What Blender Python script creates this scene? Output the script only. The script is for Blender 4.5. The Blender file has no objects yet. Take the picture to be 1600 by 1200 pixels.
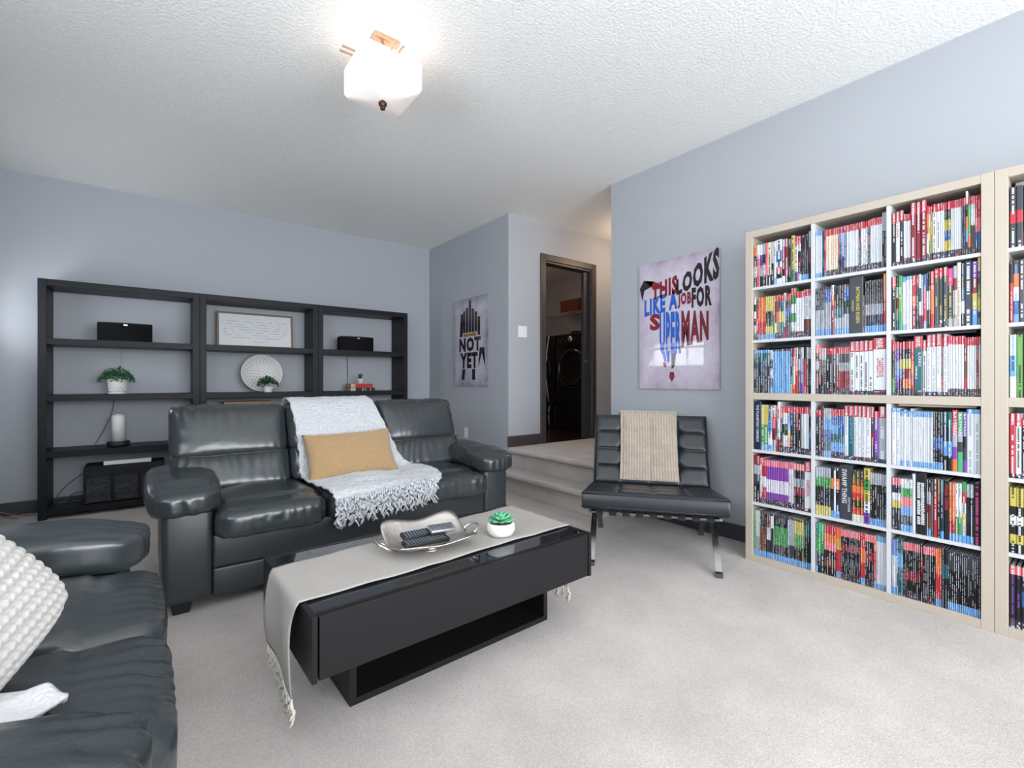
import bpy, bmesh, math, random
from math import sin, cos, pi, radians, atan2, sqrt, exp
from mathutils import Vector, Matrix, noise
from mathutils.bvhtree import BVHTree
random.seed(7)
S = bpy.context.scene
COL = S.collection

# ------------------------------------------------------------------ camera, world, lights, exposure
CH = 1.07
cam_d = bpy.data.cameras.new('camera'); cam = bpy.data.objects.new('camera', cam_d); COL.objects.link(cam)
cam_d.sensor_width = 36.0; cam_d.lens = 36.0*733/1600; cam_d.shift_y = -4/1600
cam_d.clip_start = 0.02
cam.location = (0, 0, CH)
cam.rotation_euler = (radians(90), 0, radians(-37.8))
S.camera = cam
S.view_settings.view_transform = 'Standard'
S.view_settings.look = 'None'
S.view_settings.gamma = 1.0
S.view_settings.use_curve_mapping = False
S.view_settings.exposure = 0.0

world = bpy.data.worlds.new('sky'); S.world = world; world.use_nodes = True
wb = world.node_tree.nodes['Background']
wb.inputs['Color'].default_value = (0.90, 0.95, 1.0, 1); wb.inputs['Strength'].default_value = 5.0

def area_light(name, loc, rot, sx, sy, energy, color):
    d = bpy.data.lights.new(name, 'AREA'); d.shape = 'RECTANGLE'; d.size = sx; d.size_y = sy
    d.energy = energy; d.color = color
    o = bpy.data.objects.new(name, d); COL.objects.link(o); o.location = loc; o.rotation_euler = rot
    return o
def point_light(name, loc, energy, color, r=0.04):
    d = bpy.data.lights.new(name, 'POINT'); d.energy = energy; d.color = color; d.shadow_soft_size = r
    o = bpy.data.objects.new(name, d); COL.objects.link(o); o.location = loc
    return o
DAY = (0.93, 0.965, 1.0)
# daylight that enters through the windows of the wall behind the photographer and of the side wall
area_light('daylight_rear_window', (1.15, -2.27, 1.45), (radians(100), 0, 0), 3.4, 1.7, 128, DAY)
area_light('daylight_side_window', (-1.10, 4.70, 1.55), (radians(128), 0, radians(-90)), 1.06, 0.5, 7, DAY)
area_light('daylight_sofa_window', (-1.14, 0.6, 1.75), (radians(128), 0, radians(-90)), 2.2, 0.95, 40, DAY)
point_light('lamp_bulb', (0.93, 2.25, 2.62), 2.2, (1.0, 0.84, 0.70), 0.05)
point_light('hallway_lamp', (4.3, 3.1, 2.5), 12, (1.0, 0.72, 0.50), 0.08)
point_light('laundry_lamp', (4.0, 5.0, 2.6), 6, (1.0, 0.62, 0.40), 0.08)

# ------------------------------------------------------------------ materials
def srgb(r, g, b):
    f = lambda c: (c/255/12.92) if c/255 <= .04045 else ((c/255+.055)/1.055)**2.4
    return (f(r), f(g), f(b), 1)
def mat(name, color, rough=0.5, metal=0.0, bump=None, var=None, spec=0.5, coat=0.0, sheen=0.0, emit=None):
    """bump=(scale, strength, detail); var=(scale, amount, stretch) mottles the colour"""
    m = bpy.data.materials.new(name); m.use_nodes = True
    nt = m.node_tree; b = nt.nodes['Principled BSDF']
    b.inputs['Base Color'].default_value = color; b.inputs['Roughness'].default_value = rough
    b.inputs['Metallic'].default_value = metal; b.inputs['Specular IOR Level'].default_value = spec
    b.inputs['Coat Weight'].default_value = coat
    b.inputs['Sheen Weight'].default_value = sheen
    tc = nt.nodes.new('ShaderNodeTexCoord')
    if var:
        mp = nt.nodes.new('ShaderNodeMapping'); mp.inputs['Scale'].default_value = var[2] if len(var) > 2 else (1, 1, 1)
        n = nt.nodes.new('ShaderNodeTexNoise'); n.inputs['Scale'].default_value = var[0]; n.inputs['Detail'].default_value = 5
        r = nt.nodes.new('ShaderNodeMapRange'); r.inputs['From Min'].default_value = .25; r.inputs['From Max'].default_value = .75
        r.inputs['To Min'].default_value = 1-var[1]; r.inputs['To Max'].default_value = 1+var[1]
        mx = nt.nodes.new('ShaderNodeVectorMath'); mx.operation = 'SCALE'; mx.inputs[0].default_value = color[:3]
        nt.links.new(tc.outputs['Object'], mp.inputs[0]); nt.links.new(mp.outputs[0], n.inputs['Vector'])
        nt.links.new(n.outputs['Fac'], r.inputs['Value']); nt.links.new(r.outputs[0], mx.inputs['Scale'])
        nt.links.new(mx.outputs[0], b.inputs['Base Color'])
    if bump:
        n2 = nt.nodes.new('ShaderNodeTexNoise'); n2.inputs['Scale'].default_value = bump[0]; n2.inputs['Detail'].default_value = bump[2] if len(bump) > 2 else 3
        bp = nt.nodes.new('ShaderNodeBump'); bp.inputs['Strength'].default_value = bump[1]; bp.inputs['Distance'].default_value = bump[3] if len(bump) > 3 else .01
        nt.links.new(tc.outputs['Object'], n2.inputs['Vector']); nt.links.new(n2.outputs['Fac'], bp.inputs['Height'])
        nt.links.new(bp.outputs[0], b.inputs['Normal'])
    if emit:
        b.inputs['Emission Color'].default_value = emit[0]; b.inputs['Emission Strength'].default_value = emit[1]
    return m
M = {}
def carpet_mat():
    m = mat('carpet_pile', srgb(198, 190, 185), .95, bump=(320, .8, 4, .006), sheen=.15)
    nt = m.node_tree; b = nt.nodes['Principled BSDF']; N = nt.nodes.new; L = nt.links.new
    tc = N('ShaderNodeTexCoord'); a = N('ShaderNodeTexNoise'); a.inputs['Scale'].default_value = 2.4; a.inputs['Detail'].default_value = 6; a.inputs['Roughness'].default_value = .62
    c = N('ShaderNodeTexNoise'); c.inputs['Scale'].default_value = 190; c.inputs['Detail'].default_value = 3
    L(tc.outputs['Object'], a.inputs['Vector']); L(tc.outputs['Object'], c.inputs['Vector'])
    r = N('ShaderNodeMapRange'); r.inputs['From Min'].default_value = .3; r.inputs['From Max'].default_value = .7; r.inputs['To Min'].default_value = .84; r.inputs['To Max'].default_value = 1.11
    q = N('ShaderNodeMapRange'); q.inputs['From Min'].default_value = .3; q.inputs['From Max'].default_value = .7; q.inputs['To Min'].default_value = .84; q.inputs['To Max'].default_value = 1.16
    L(a.outputs['Fac'], r.inputs['Value']); L(c.outputs['Fac'], q.inputs['Value'])
    k = N('ShaderNodeMath'); k.operation = 'MULTIPLY'; L(r.outputs[0], k.inputs[0]); L(q.outputs[0], k.inputs[1])
    v = N('ShaderNodeVectorMath'); v.operation = 'SCALE'; v.inputs[0].default_value = srgb(198, 190, 185)[:3]; L(k.outputs[0], v.inputs['Scale']); L(v.outputs[0], b.inputs['Base Color'])
    return m
def leather_mat(name, col, rough, wr):
    m = mat(name, col, rough, bump=(420, .14, 3, .002), var=(3, .10), spec=.75)
    nt = m.node_tree; b = nt.nodes['Principled BSDF']; N = nt.nodes.new; L = nt.links.new
    old = b.inputs['Normal'].links[0].from_node
    tc = N('ShaderNodeTexCoord'); a = N('ShaderNodeTexNoise'); a.inputs['Scale'].default_value = 7; a.inputs['Detail'].default_value = 2.5; a.inputs['Distortion'].default_value = .6
    L(tc.outputs['Object'], a.inputs['Vector'])
    bp = N('ShaderNodeBump'); bp.inputs['Strength'].default_value = wr; bp.inputs['Distance'].default_value = .03
    L(a.outputs['Fac'], bp.inputs['Height']); L(bp.outputs[0], old.inputs['Normal'])
    return m
M['wall'] = mat('wall_paint', srgb(172, 176, 183), .6, bump=(260, .06, 2, .002), var=(1.2, .015))
M['ceiling'] = mat('ceiling_texture', srgb(244, 245, 243), .85, bump=(75, .75, 4, .006), var=(90, .05))
M['carpet'] = carpet_mat()
M['trim'] = mat('trim_paint', srgb(62, 64, 70), .45)
M['doortrim'] = mat('door_trim_paint', srgb(66, 60, 60), .4)
M['leather'] = leather_mat('slate_leather', srgb(47, 53, 56), .25, .14)
M['leather2'] = leather_mat('slate_leather_panel', srgb(44, 50, 54), .36, .04)
M['chairleather'] = mat('black_leather', srgb(26, 32, 38), .38, bump=(500, .12, 3, .002), spec=.55)
M['blackwood'] = mat('black_brown_wood', srgb(20, 23, 28), .45, bump=(60, .06, 4, .002), var=(14, .18, (1, 1, 9)), spec=.25)
M['tablewood'] = mat('table_wood', srgb(26, 24, 26), .42, bump=(50, .1, 4, .002), var=(22, .22, (12, 12, 1)), spec=.3)
M['blackglass'] = mat('black_glass', (.012, .014, .018, 1), .04, spec=.7)
M['beechwood'] = mat('pale_beech_veneer', srgb(184, 174, 160), .5, var=(12, .04, (1, 1, .15)))
M['whiteshelf'] = mat('white_shelf_board', srgb(200, 202, 206), .5)
M['chrome'] = mat('chrome', (.24, .24, .24, 1), .22, 1.0)
M['steel'] = mat('hammered_silver', (.66, .63, .60, 1), .27, 1.0, bump=(38, .4, 2, .006))
M['nickel'] = mat('brushed_nickel', srgb(196, 170, 150), .3, .85)
M['black'] = mat('matt_black', (.012, .012, .013, 1), .5)
M['blackfabric'] = mat('black_mesh_fabric', (.010, .011, .014, 1), .8, bump=(30, .5, 4, .02))
M['grille'] = mat('speaker_grille', (.003, .003, .004, 1), .8, bump=(900, .3, 1, .001), spec=.2)
M['pocket'] = mat('pocket_fabric', (.016, .019, .026, 1), .55, bump=(14, .8, 3, .03))
M['white'] = mat('white_plastic', srgb(232, 234, 238), .4)
M['cable'] = mat('grey_cable', srgb(90, 98, 108), .5)
M['palecable'] = mat('pale_cable', srgb(190, 186, 184), .5)
M['beigecable'] = mat('beige_cable', srgb(150, 120, 110), .5)
M['ceramic'] = mat('white_ceramic', srgb(230, 228, 226), .45, bump=(60, .15, 2, .003))
M['concrete'] = mat('white_stone_bowl', srgb(226, 224, 220), .6, bump=(70, .3, 3, .003), var=(25, .04))
M['wax'] = mat('candle_wax', srgb(236, 236, 232), .5)
M['leaf'] = mat('green_leaf', srgb(42, 110, 60), .5, var=(30, .45))
M['leafdark'] = mat('dark_leaf', srgb(28, 84, 44), .5, var=(30, .4))
M['succ'] = mat('succulent_leaf', srgb(104, 184, 142), .45, var=(18, .25))
M['soil'] = mat('gravel_soil', srgb(120, 100, 84), .9, bump=(200, .9, 3, .01), var=(120, .5))
M['throw'] = mat('white_throw', srgb(204, 207, 212), .95, bump=(62, 1.0, 3, .02), sheen=.3)
M['fluff'] = mat('white_fluff', srgb(206, 206, 208), .95, bump=(90, .6, 4, .012), sheen=.3)
M['beige'] = mat('beige_throw', srgb(170, 157, 144), .95, bump=(120, .7, 3, .008), var=(12, .10), sheen=.4)
M['mustard'] = mat('mustard_velvet', srgb(168, 138, 98), .9, bump=(150, .6, 4, .008), var=(60, .12, (1, 1, 3)), sheen=.4)
M['knit'] = mat('white_knit', srgb(180, 176, 172), .95, bump=(260, .35, 3, .004), sheen=.3)
M['runner'] = mat('linen_runner', srgb(168, 163, 158), .9, bump=(330, .5, 2, .003), var=(140, .06))
M['tassel'] = mat('cream_tassel', srgb(205, 200, 190), .9)
M['frame'] = mat('oak_frame', srgb(128, 100, 82), .5)
M['paper'] = mat('white_paper', srgb(226, 228, 230), .6)
M['crate'] = mat('tan_wood', srgb(160, 120, 92), .6, var=(20, .15, (1, 8, 8)))
M['redbook'] = mat('red_cloth_book', srgb(176, 52, 44), .6)
M['creambook'] = mat('cream_pages', srgb(196, 184, 160), .8)
M['darkbook'] = mat('dark_book', srgb(32, 24, 22), .6)
M['appliance'] = mat('dark_appliance', srgb(34, 31, 30), .25, .3)
M['applianceglass'] = mat('appliance_glass', (.004, .004, .005, 1), .05, spec=.6)
M['silver'] = mat('satin_silver', (.55, .55, .57, 1), .3, 1.0)
M['wicker'] = mat('wicker', srgb(112, 62, 36), .6, bump=(70, .6, 2, .01), var=(60, .3, (1, 1, 4)))
M['wire'] = mat('white_wire', srgb(205, 200, 196), .4)
M['darkfloor'] = mat('dark_hardwood', srgb(52, 34, 30), .22, var=(8, .3, (1, 9, 1)))
M['bronze'] = mat('bronze_finial', srgb(70, 45, 38), .35, .7)
M['pages'] = mat('page_edges', srgb(176, 180, 182), .85, var=(220, .22, (.02, 1, .02)))
M['poster_edge'] = mat('poster_edge', srgb(60, 50, 62), .3)
M['strap'] = mat('black_strap', (.014, .014, .016, 1), .5)
M['tread'] = M['carpet']
def glass_mat():
    m = bpy.data.materials.new('window_glass'); m.use_nodes = True
    b = m.node_tree.nodes['Principled BSDF']; b.inputs['Transmission Weight'].default_value = 1; b.inputs['Roughness'].default_value = 0
    b.inputs['IOR'].default_value = 1.02
    return m
M['glass'] = glass_mat()
def shade_mat():
    m = bpy.data.materials.new('frosted_lamp_glass'); m.use_nodes = True
    b = m.node_tree.nodes['Principled BSDF']
    b.inputs['Base Color'].default_value = (.9, .87, .84, 1); b.inputs['Roughness'].default_value = .3
    b.inputs['Emission Color'].default_value = (1, .90, .80, 1); b.inputs['Emission Strength'].default_value = .30
    return m
M['shade'] = shade_mat()
M['shadehot'] = mat('lamp_glow', (.9, .88, .85, 1), .4, emit=((1, .93, .85, 1), 6))

def attr_mat(name, rough, coat=0.0):
    """Printed surface: face colour 'col', lettering colour 'tcol', letter blocks laid along UV."""
    m = bpy.data.materials.new(name); m.use_nodes = True; nt = m.node_tree; b = nt.nodes['Principled BSDF']
    b.inputs['Roughness'].default_value = rough; b.inputs['Coat Weight'].default_value = coat
    N = nt.nodes.new; L = nt.links.new
    a = N('ShaderNodeAttribute'); a.attribute_name = 'col'
    t = N('ShaderNodeAttribute'); t.attribute_name = 'tcol'
    uv = N('ShaderNodeUVMap'); sx = N('ShaderNodeSeparateXYZ'); L(uv.outputs[0], sx.inputs[0])
    def mth(op, x, y=None):
        n = N('ShaderNodeMath'); n.operation = op
        for i, v in enumerate((x, y)):
            if v is None: continue
            if isinstance(v, (int, float)): n.inputs[i].default_value = v
            else: L(v, n.inputs[i])
        return n.outputs[0]
    u, v = sx.outputs[0], sx.outputs[1]
    band = mth('MULTIPLY', mth('GREATER_THAN', u, .24), mth('LESS_THAN', u, .76))
    vs = mth('MULTIPLY', v, 150.0); fr = mth('FRACT', vs)
    letter = mth('GREATER_THAN', fr, .22)
    w1 = N('ShaderNodeTexWhiteNoise'); w1.noise_dimensions = '1D'; L(mth('FLOOR', vs), w1.inputs['W'])
    gap = mth('GREATER_THAN', w1.outputs['Value'], .16)
    w2 = N('ShaderNodeTexWhiteNoise'); w2.noise_dimensions = '1D'; L(mth('FLOOR', mth('MULTIPLY', v, 17.0)), w2.inputs['W'])
    word = mth('GREATER_THAN', w2.outputs['Value'], .30)
    mask = mth('MULTIPLY', mth('MULTIPLY', band, letter), mth('MULTIPLY', gap, word))
    mx = N('ShaderNodeMix'); mx.data_type = 'RGBA'
    L(mask, mx.inputs['Factor']); L(a.outputs['Color'], mx.inputs['A']); L(t.outputs['Color'], mx.inputs['B'])
    L(mx.outputs['Result'], b.inputs['Base Color'])
    return m
M['spine'] = attr_mat('printed_book_cover', .38)
M['print'] = attr_mat('printed_paper', .6)

# ------------------------------------------------------------------ helpers
def link(name, me, material, parent=None, loc=None, rot=None):
    o = bpy.data.objects.new(name, me)
    COL.objects.link(o)
    if material:
        for m in (material if isinstance(material, (list, tuple)) else [material]): me.materials.append(m)
    if parent: o.parent = parent
    if loc is not None: o.location = loc
    if rot is not None: o.rotation_euler = rot
    return o
def obj(name, bm, material, parent=None, smooth=False, keep=False):
    me = bpy.data.meshes.new(name)
    bmesh.ops.recalc_face_normals(bm, faces=bm.faces) if not keep else None
    if smooth:
        for f in bm.faces: f.smooth = True
    cs = [v.co for v in bm.verts]
    lo = Vector((min(c.x for c in cs), min(c.y for c in cs), min(c.z for c in cs)))
    hi = Vector((max(c.x for c in cs), max(c.y for c in cs), max(c.z for c in cs)))
    c = (lo+hi)/2
    bmesh.ops.translate(bm, verts=bm.verts, vec=-c)
    bm.to_mesh(me); bm.free()
    return link(name, me, material, parent, loc=c)
def thing(name, label, cat, loc=(0, 0, 0), rz=0, group=None):
    o = bpy.data.objects.new(name, None); COL.objects.link(o); o.empty_display_size = .05
    o.location = loc; o.rotation_euler = (0, 0, rz); tag(o, label, cat, group); return o
def tag(o, label, cat, group=None):
    o['label'] = label; o['category'] = cat
    if group: o['group'] = group
    return o
def struct(o): o['kind'] = 'structure'; return o
def box(bm, x0, x1, y0, y1, z0, z1, bev=0, seg=2):
    r = bmesh.ops.create_cube(bm, size=1)
    vs = r['verts']
    for v in vs: v.co = Vector((x0+(v.co.x+.5)*(x1-x0), y0+(v.co.y+.5)*(y1-y0), z0+(v.co.z+.5)*(z1-z0)))
    if bev:
        es = list({e for v in vs for e in v.link_edges})
        bmesh.ops.bevel(bm, geom=es, offset=bev, segments=seg, affect='EDGES', profile=.5)
def B(name, x0, x1, y0, y1, z0, z1, m, parent=None, bev=0, seg=2):
    bm = bmesh.new(); box(bm, x0, x1, y0, y1, z0, z1, bev, seg); return obj(name, bm, m, parent)
def cyl(bm, c, r, h, seg=24, r2=None, axis='Z'):
    mt = Matrix.Translation(Vector(c))
    if axis == 'X': mt = mt @ Matrix.Rotation(pi/2, 4, 'Y')
    if axis == 'Y': mt = mt @ Matrix.Rotation(pi/2, 4, 'X')
    bmesh.ops.create_cone(bm, cap_ends=True, segments=seg, radius1=r, radius2=r if r2 is None else r2, depth=h, matrix=mt)
def lathe(bm, prof, c=(0, 0, 0), seg=32, cap=True):
    rings = []
    for r, z in prof:
        rings.append([bm.verts.new((c[0]+r*cos(2*pi*i/seg), c[1]+r*sin(2*pi*i/seg), c[2]+z)) for i in range(seg)])
    for a, b in zip(rings, rings[1:]):
        for i in range(seg): bm.faces.new((a[i], a[(i+1) % seg], b[(i+1) % seg], b[i]))
    if cap: bm.faces.new(rings[0][::-1]); bm.faces.new(rings[-1])
def tube(bm, pts, r, seg=8, closed=False, flat=None):
    """sweep a circle (or a flat rectangle flat=(w,t,widthdir)) along points"""
    pts = [Vector(p) for p in pts]; n = len(pts); rings = []
    up = Vector((0, 0, 1))
    for i, p in enumerate(pts):
        d = (pts[(i+1) % n] - pts[i-1]) if closed else (pts[min(i+1, n-1)]-pts[max(i-1, 0)])
        d.normalize()
        if flat:
            w = Vector(flat[2]).normalized(); t = d.cross(w).normalized()
            rings.append([bm.verts.new(p + w*a*flat[0]/2 + t*b*flat[1]/2) for a, b in ((-1, -1), (1, -1), (1, 1), (-1, 1))])
        else:
            a = d.cross(up)
            if a.length < .05: a = d.cross(Vector((1, 0, 0)))
            a.normalize(); b = d.cross(a).normalized()
            rr = r[i] if isinstance(r, (list, tuple)) else r
            rings.append([bm.verts.new(p + (a*cos(2*pi*k/seg)+b*sin(2*pi*k/seg))*rr) for k in range(seg)])
    m = len(rings[0])
    rng = range(n) if closed else range(n-1)
    for i in rng:
        a, b = rings[i], rings[(i+1) % n]
        for k in range(m): bm.faces.new((a[k], a[(k+1) % m], b[(k+1) % m], b[k]))
    if not closed: bm.faces.new(rings[0][::-1]); bm.faces.new(rings[-1])
def grid(bm, nu, nv, fn):
    vs = [[bm.verts.new(fn(i/(nu-1), j/(nv-1))) for j in range(nv)] for i in range(nu)]
    for i in range(nu-1):
        for j in range(nv-1): bm.faces.new((vs[i][j], vs[i+1][j], vs[i+1][j+1], vs[i][j+1]))
    return vs
def superbox(bm, c, s, k=5.0, n=14, fn=None):
    """rounded puffy block centred at c with half sizes s; fn(p in unit cube, co) -> co"""
    verts = {}
    def V(p):
        key = (round(p[0], 5), round(p[1], 5), round(p[2], 5))
        if key in verts: return verts[key]
        m = (abs(p[0])**k+abs(p[1])**k+abs(p[2])**k)**(1/k)
        q = Vector(p)/m
        co = Vector((q.x*s[0], q.y*s[1], q.z*s[2]))
        if fn: co = fn(Vector(p), co)
        verts[key] = bm.verts.new(Vector(c)+co); return verts[key]
    ns = [max(4, int(n*d/max(s))) for d in s] if not isinstance(n, tuple) else n
    lin = [[-1+2*i/k2 for i in range(k2+1)] for k2 in ns]
    for ax in range(3):
        a, b = [(1, 2), (0, 2), (0, 1)][ax]
        for sg in (-1, 1):
            for i in range(ns[a]):
                for j in range(ns[b]):
                    q = []
                    for di, dj in ((0, 0), (1, 0), (1, 1), (0, 1)):
                        p = [0, 0, 0]; p[ax] = sg; p[a] = lin[a][i+di]; p[b] = lin[b][j+dj]; q.append(V(p))
                    if len(set(q)) == 4:
                        bm.faces.new(q)
def nz(p, f=1.0, o=0.0): return noise.noise(Vector((p[0]*f+o, p[1]*f+o*1.7, p[2]*f-o)))
def curve_obj(name, pts, r, m, parent=None, cyclic=False):
    bm = bmesh.new(); 
    # catmull-rom resample
    P = [Vector(p) for p in pts]; out = []
    for i in range(len(P)-1):
        p0, p1, p2, p3 = P[max(i-1, 0)], P[i], P[i+1], P[min(i+2, len(P)-1)]
        for t in [k/6 for k in range(6)]:
            out.append(.5*((2*p1)+(-p0+p2)*t+(2*p0-5*p1+4*p2-p3)*t*t+(-p0+3*p1-3*p2+p3)*t**3))
    out.append(P[-1]); tube(bm, out, r, 6)
    return obj(name, bm, m, parent, smooth=True)
_tc = {}
def text_faces(s, bold=0.0):
    """letter outlines of string s as (verts, faces) with unit height, laid in XY"""
    if (s, bold) in _tc: return _tc[(s, bold)]
    c = bpy.data.curves.new('lettering', 'FONT'); c.body = s; c.size = 1; c.resolution_u = 2; c.offset = bold; c.extrude = 0
    c.space_character = 1.0+bold*3; c.fill_mode = 'FRONT'
    o = bpy.data.objects.new('lettering', c); COL.objects.link(o)
    dg = bpy.context.evaluated_depsgraph_get(); me = o.evaluated_get(dg).to_mesh()
    vs = [v.co.copy() for v in me.vertices]; fs = [tuple(p.vertices) for p in me.polygons]
    o.evaluated_get(dg).to_mesh_clear(); bpy.data.objects.remove(o); bpy.data.curves.remove(c)
    x0 = min(v.x for v in vs); x1 = max(v.x for v in vs); y0 = min(v.y for v in vs); y1 = max(v.y for v in vs)
    vs = [((v.x-x0)/(x1-x0), (v.y-y0)/(y1-y0)) for v in vs]
    _tc[(s, bold)] = (vs, fs); return vs, fs
def letter(bm, s, origin, along, up, w, h, bold=0.02, warp=None):
    """place string s filling w x h; origin lower-left, along = reading direction, up = letter-up direction"""
    vs, fs = text_faces(s, bold)
    origin, along, up = Vector(origin), Vector(along), Vector(up)
    nv = []
    for x, y in vs:
        if warp: x, y = warp(x, y)
        nv.append(bm.verts.new(origin+along*(x*w)+up*(y*h)))
    for f in fs:
        try: bm.faces.new([nv[i] for i in f])
        except ValueError: pass

# ------------------------------------------------------------------ room shell
XB, YA, XC, YD, CZ = 3.14, 5.41, 2.855, 3.74, 2.76
XL, YR, LZ = -1.02, -2.2, 0.41
W = M['wall']
struct(B('floor', XL-.12, XB+.1, YR-.12, YA+.1, -.06, 0, M['carpet']))
struct(B('ceiling', XL-.12, 6.6, YR-.12, 6.4, CZ, CZ+.1, M['ceiling']))
struct(B('wall_back', XL-.12, XC+.12, YA, YA+.12, 0, CZ, W))
bm = bmesh.new(); box(bm, XC, XC+.10, YD+.12, YA, 0, CZ); struct(obj('wall_side', bm, W))
# wall with the laundry door opening
bm = bmesh.new()
DX0, DX1, DZ1 = 3.345, 4.065, 2.36
box(bm, XC, DX0, YD, YD+.12, 0, CZ); box(bm, DX1, 6.5, YD, YD+.12, 0, CZ); box(bm, DX0, DX1, YD, YD+.12, DZ1, CZ)
struct(obj('wall_hall', bm, W))
bm = bmesh.new(); box(bm, XB, 6.5, YR, 2.66, 0, CZ); struct(obj('wall_right', bm, W))
struct(B('wall_hall_end', 6.5, 6.6, 2.6, YD+.2, 0, CZ, W))
# laundry room shell
struct(B('wall_laundry_back', 5.40, 5.5, YD+.12, 6.3, LZ-.05, CZ, W))
struct(B('wall_laundry_side', XC+.1, 5.5, 6.2, 6.3, LZ-.05, CZ, W))
struct(B('floor_laundry', XC+.1, 5.4, YD+.005, 6.2, LZ-.06, LZ, M['darkfloor']))
struct(B('wall_laundry_left', XC+.1, XC+.2, YA, 6.2, LZ-.05, CZ, W))
# side wall (behind the loveseat) with two windows, and the wall behind the camera with a wide one
def wall_x(name, x0, x1, y0, y1, opens):
    bm = bmesh.new(); ys = sorted({y0, y1, *[o[0] for o in opens], *[o[1] for o in opens]})
    for a, b in zip(ys, ys[1:]):
        op = [o for o in opens if o[0] <= a and o[1] >= b]
        if op: box(bm, x0, x1, a, b, 0, op[0][2]); box(bm, x0, x1, a, b, op[0][3], CZ)
        else: box(bm, x0, x1, a, b, 0, CZ)
    return struct(obj(name, bm, W))
wall_x('wall_left', XL-.12, XL, YR, YA, [(4.17, 5.23, 1.30, 1.80), (-.5, 1.7, 1.27, 2.22)])
bm = bmesh.new(); box(bm, XL-.12, -.55, YR-.12, YR, 0, CZ); box(bm, 2.85, XB+.1, YR-.12, YR, 0, CZ)
box(bm, -.55, 2.85, YR-.12, YR, 0, .6); box(bm, -.55, 2.85, YR-.12, YR, 2.3, CZ); struct(obj('wall_rear', bm, W))
def window(name, ax, pos, a0, a1, z0, z1, nmul, rail=None):
    """frame ring, mullions; ax='x' -> wall at x=pos spanning y"""
    def bb(bm, a, b, c, d, t=.03):
        if ax == 'x': box(bm, pos-t, pos+t, a, b, c, d)
        else: box(bm, a, b, pos-t, pos+t, c, d)
    bm = bmesh.new()
    bb(bm, a0, a0+.04, z0, z1); bb(bm, a1-.04, a1, z0, z1); bb(bm, a0+.04, a1-.04, z0, z0+.04); bb(bm, a0+.04, a1-.04, z1-.04, z1)
    f = struct(obj(name, bm, M['white']))
    for k in range(nmul):
        a = a0+(a1-a0)*(k+1)/(nmul+1); bm = bmesh.new(); bb(bm, a-.015, a+.015, z0+.04, z1-.04, .02); o = obj('mullion', bm, M['white']); o.parent = f; o.location -= f.location
    if rail:
        bm = bmesh.new(); bb(bm, a0+.04, a1-.04, rail-.02, rail+.02, .021); o = obj('rail', bm, M['white']); o.parent = f; o.location -= f.location
window('window_1', 'x', XL-.06, 4.17, 5.23, 1.30, 1.80, 2, 1.66)
window('window_2', 'x', XL-.06, -.5, 1.7, 1.27, 2.22, 2)
window('window_3', 'y', YR-.06, -.55, 2.85, .6, 2.3, 3)
# carpeted steps and landing
SY0 = 2.47
def stepfn(x_nose, x_riser, z0, z1, xe):
    """profile (x,z) of one carpeted step with a bull nose"""
    pr = [(x_riser, z0), (x_riser-.005, z1-.075), (x_nose+.012, z1-.058)]
    for k in range(7):
        a = -pi/2 - pi*k/6*1.0
        pr.append((x_nose+.026+.026*cos(a)*1.0, z1-.028+.028*sin(a)))
    pr += [(xe, z1), (xe, z0)]
    return pr
def extrude_y(bm, pr, y0, y1):
    a = [bm.verts.new((x, y0, z)) for x, z in pr]; b = [bm.verts.new((x, y1, z)) for x, z in pr]
    n = len(pr)
    for i in range(n): bm.faces.new((a[i], a[(i+1) % n], b[(i+1) % n], b[i]))
    bm.faces.new(a[::-1]); bm.faces.new(b)
bm = bmesh.new(); extrude_y(bm, stepfn(2.70, 2.785, 0, .205, XB-.001), SY0, YD-.001)
st = struct(obj('step_lower', bm, M['carpet'])); st['kind'] = 'structure'
bm = bmesh.new(); extrude_y(bm, stepfn(2.855, 2.93, .2055, LZ, XB-.001), SY0+.01, YD-.001)
struct(obj('step_upper', bm, M['carpet']))
struct(B('floor_landing', XB, 6.5, 2.66, YD-.001, LZ-.06, LZ, M['carpet']))
# baseboards
def base(name, x0, x1, y0, y1, z=0, m='trim', h=.105):
    bm = bmesh.new(); box(bm, x0, x1, y0, y1, z, z+h, .004, 1); struct(obj(name, bm, M[m]))
base('baseboard_back', XL, XC, YA-.014, YA)
base('baseboard_side', XC-.014, XC, YD, YA-.015)
base('baseboard_right', XB-.014, XB, YR, SY0-.01)
base('baseboard_left', XL, XL+.014, YR, YA-.015)
base('baseboard_hall', XC-.014, DX0-.075, YD-.014, YD, LZ, 'doortrim', .11)
base('baseboard_hall_far', DX1+.075, 6.5, YD-.014, YD, LZ, 'doortrim', .11)
# laundry door casing
bm = bmesh.new()
for x0, x1, z0, z1 in ((DX0-.07, DX0, LZ, DZ1+.07), (DX1, DX1+.07, LZ, DZ1+.07), (DX0, DX1, DZ1, DZ1+.07)):
    box(bm, x0, x1, YD-.018, YD, z0, z1, .004, 1)
door = struct(obj('door_1', bm, M['doortrim']))
bm = bmesh.new()
box(bm, DX0, DX0+.018, YD, YD+.12, LZ, DZ1); box(bm, DX1-.018, DX1, YD, YD+.12, LZ, DZ1); box(bm, DX0+.018, DX1-.018, YD, YD+.12, DZ1-.018, DZ1)
j = obj('door_jamb', bm, M['doortrim'], door); j.location -= door.location
bm = bmesh.new(); box(bm, DX1-.085, DX1-.019, YD+.04, YD+.08, LZ+.005, DZ1-.02, .002, 1)
dl = obj('pocket_door_edge', bm, M['trim'], door); dl.location -= door.location
bm = bmesh.new(); cyl(bm, (DX1-.05, YD+.036, 1.30), .018, .008, 16, axis='Y'); dh = obj('door_pull', bm, M['silver'], door); dh.location -= door.location

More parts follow.
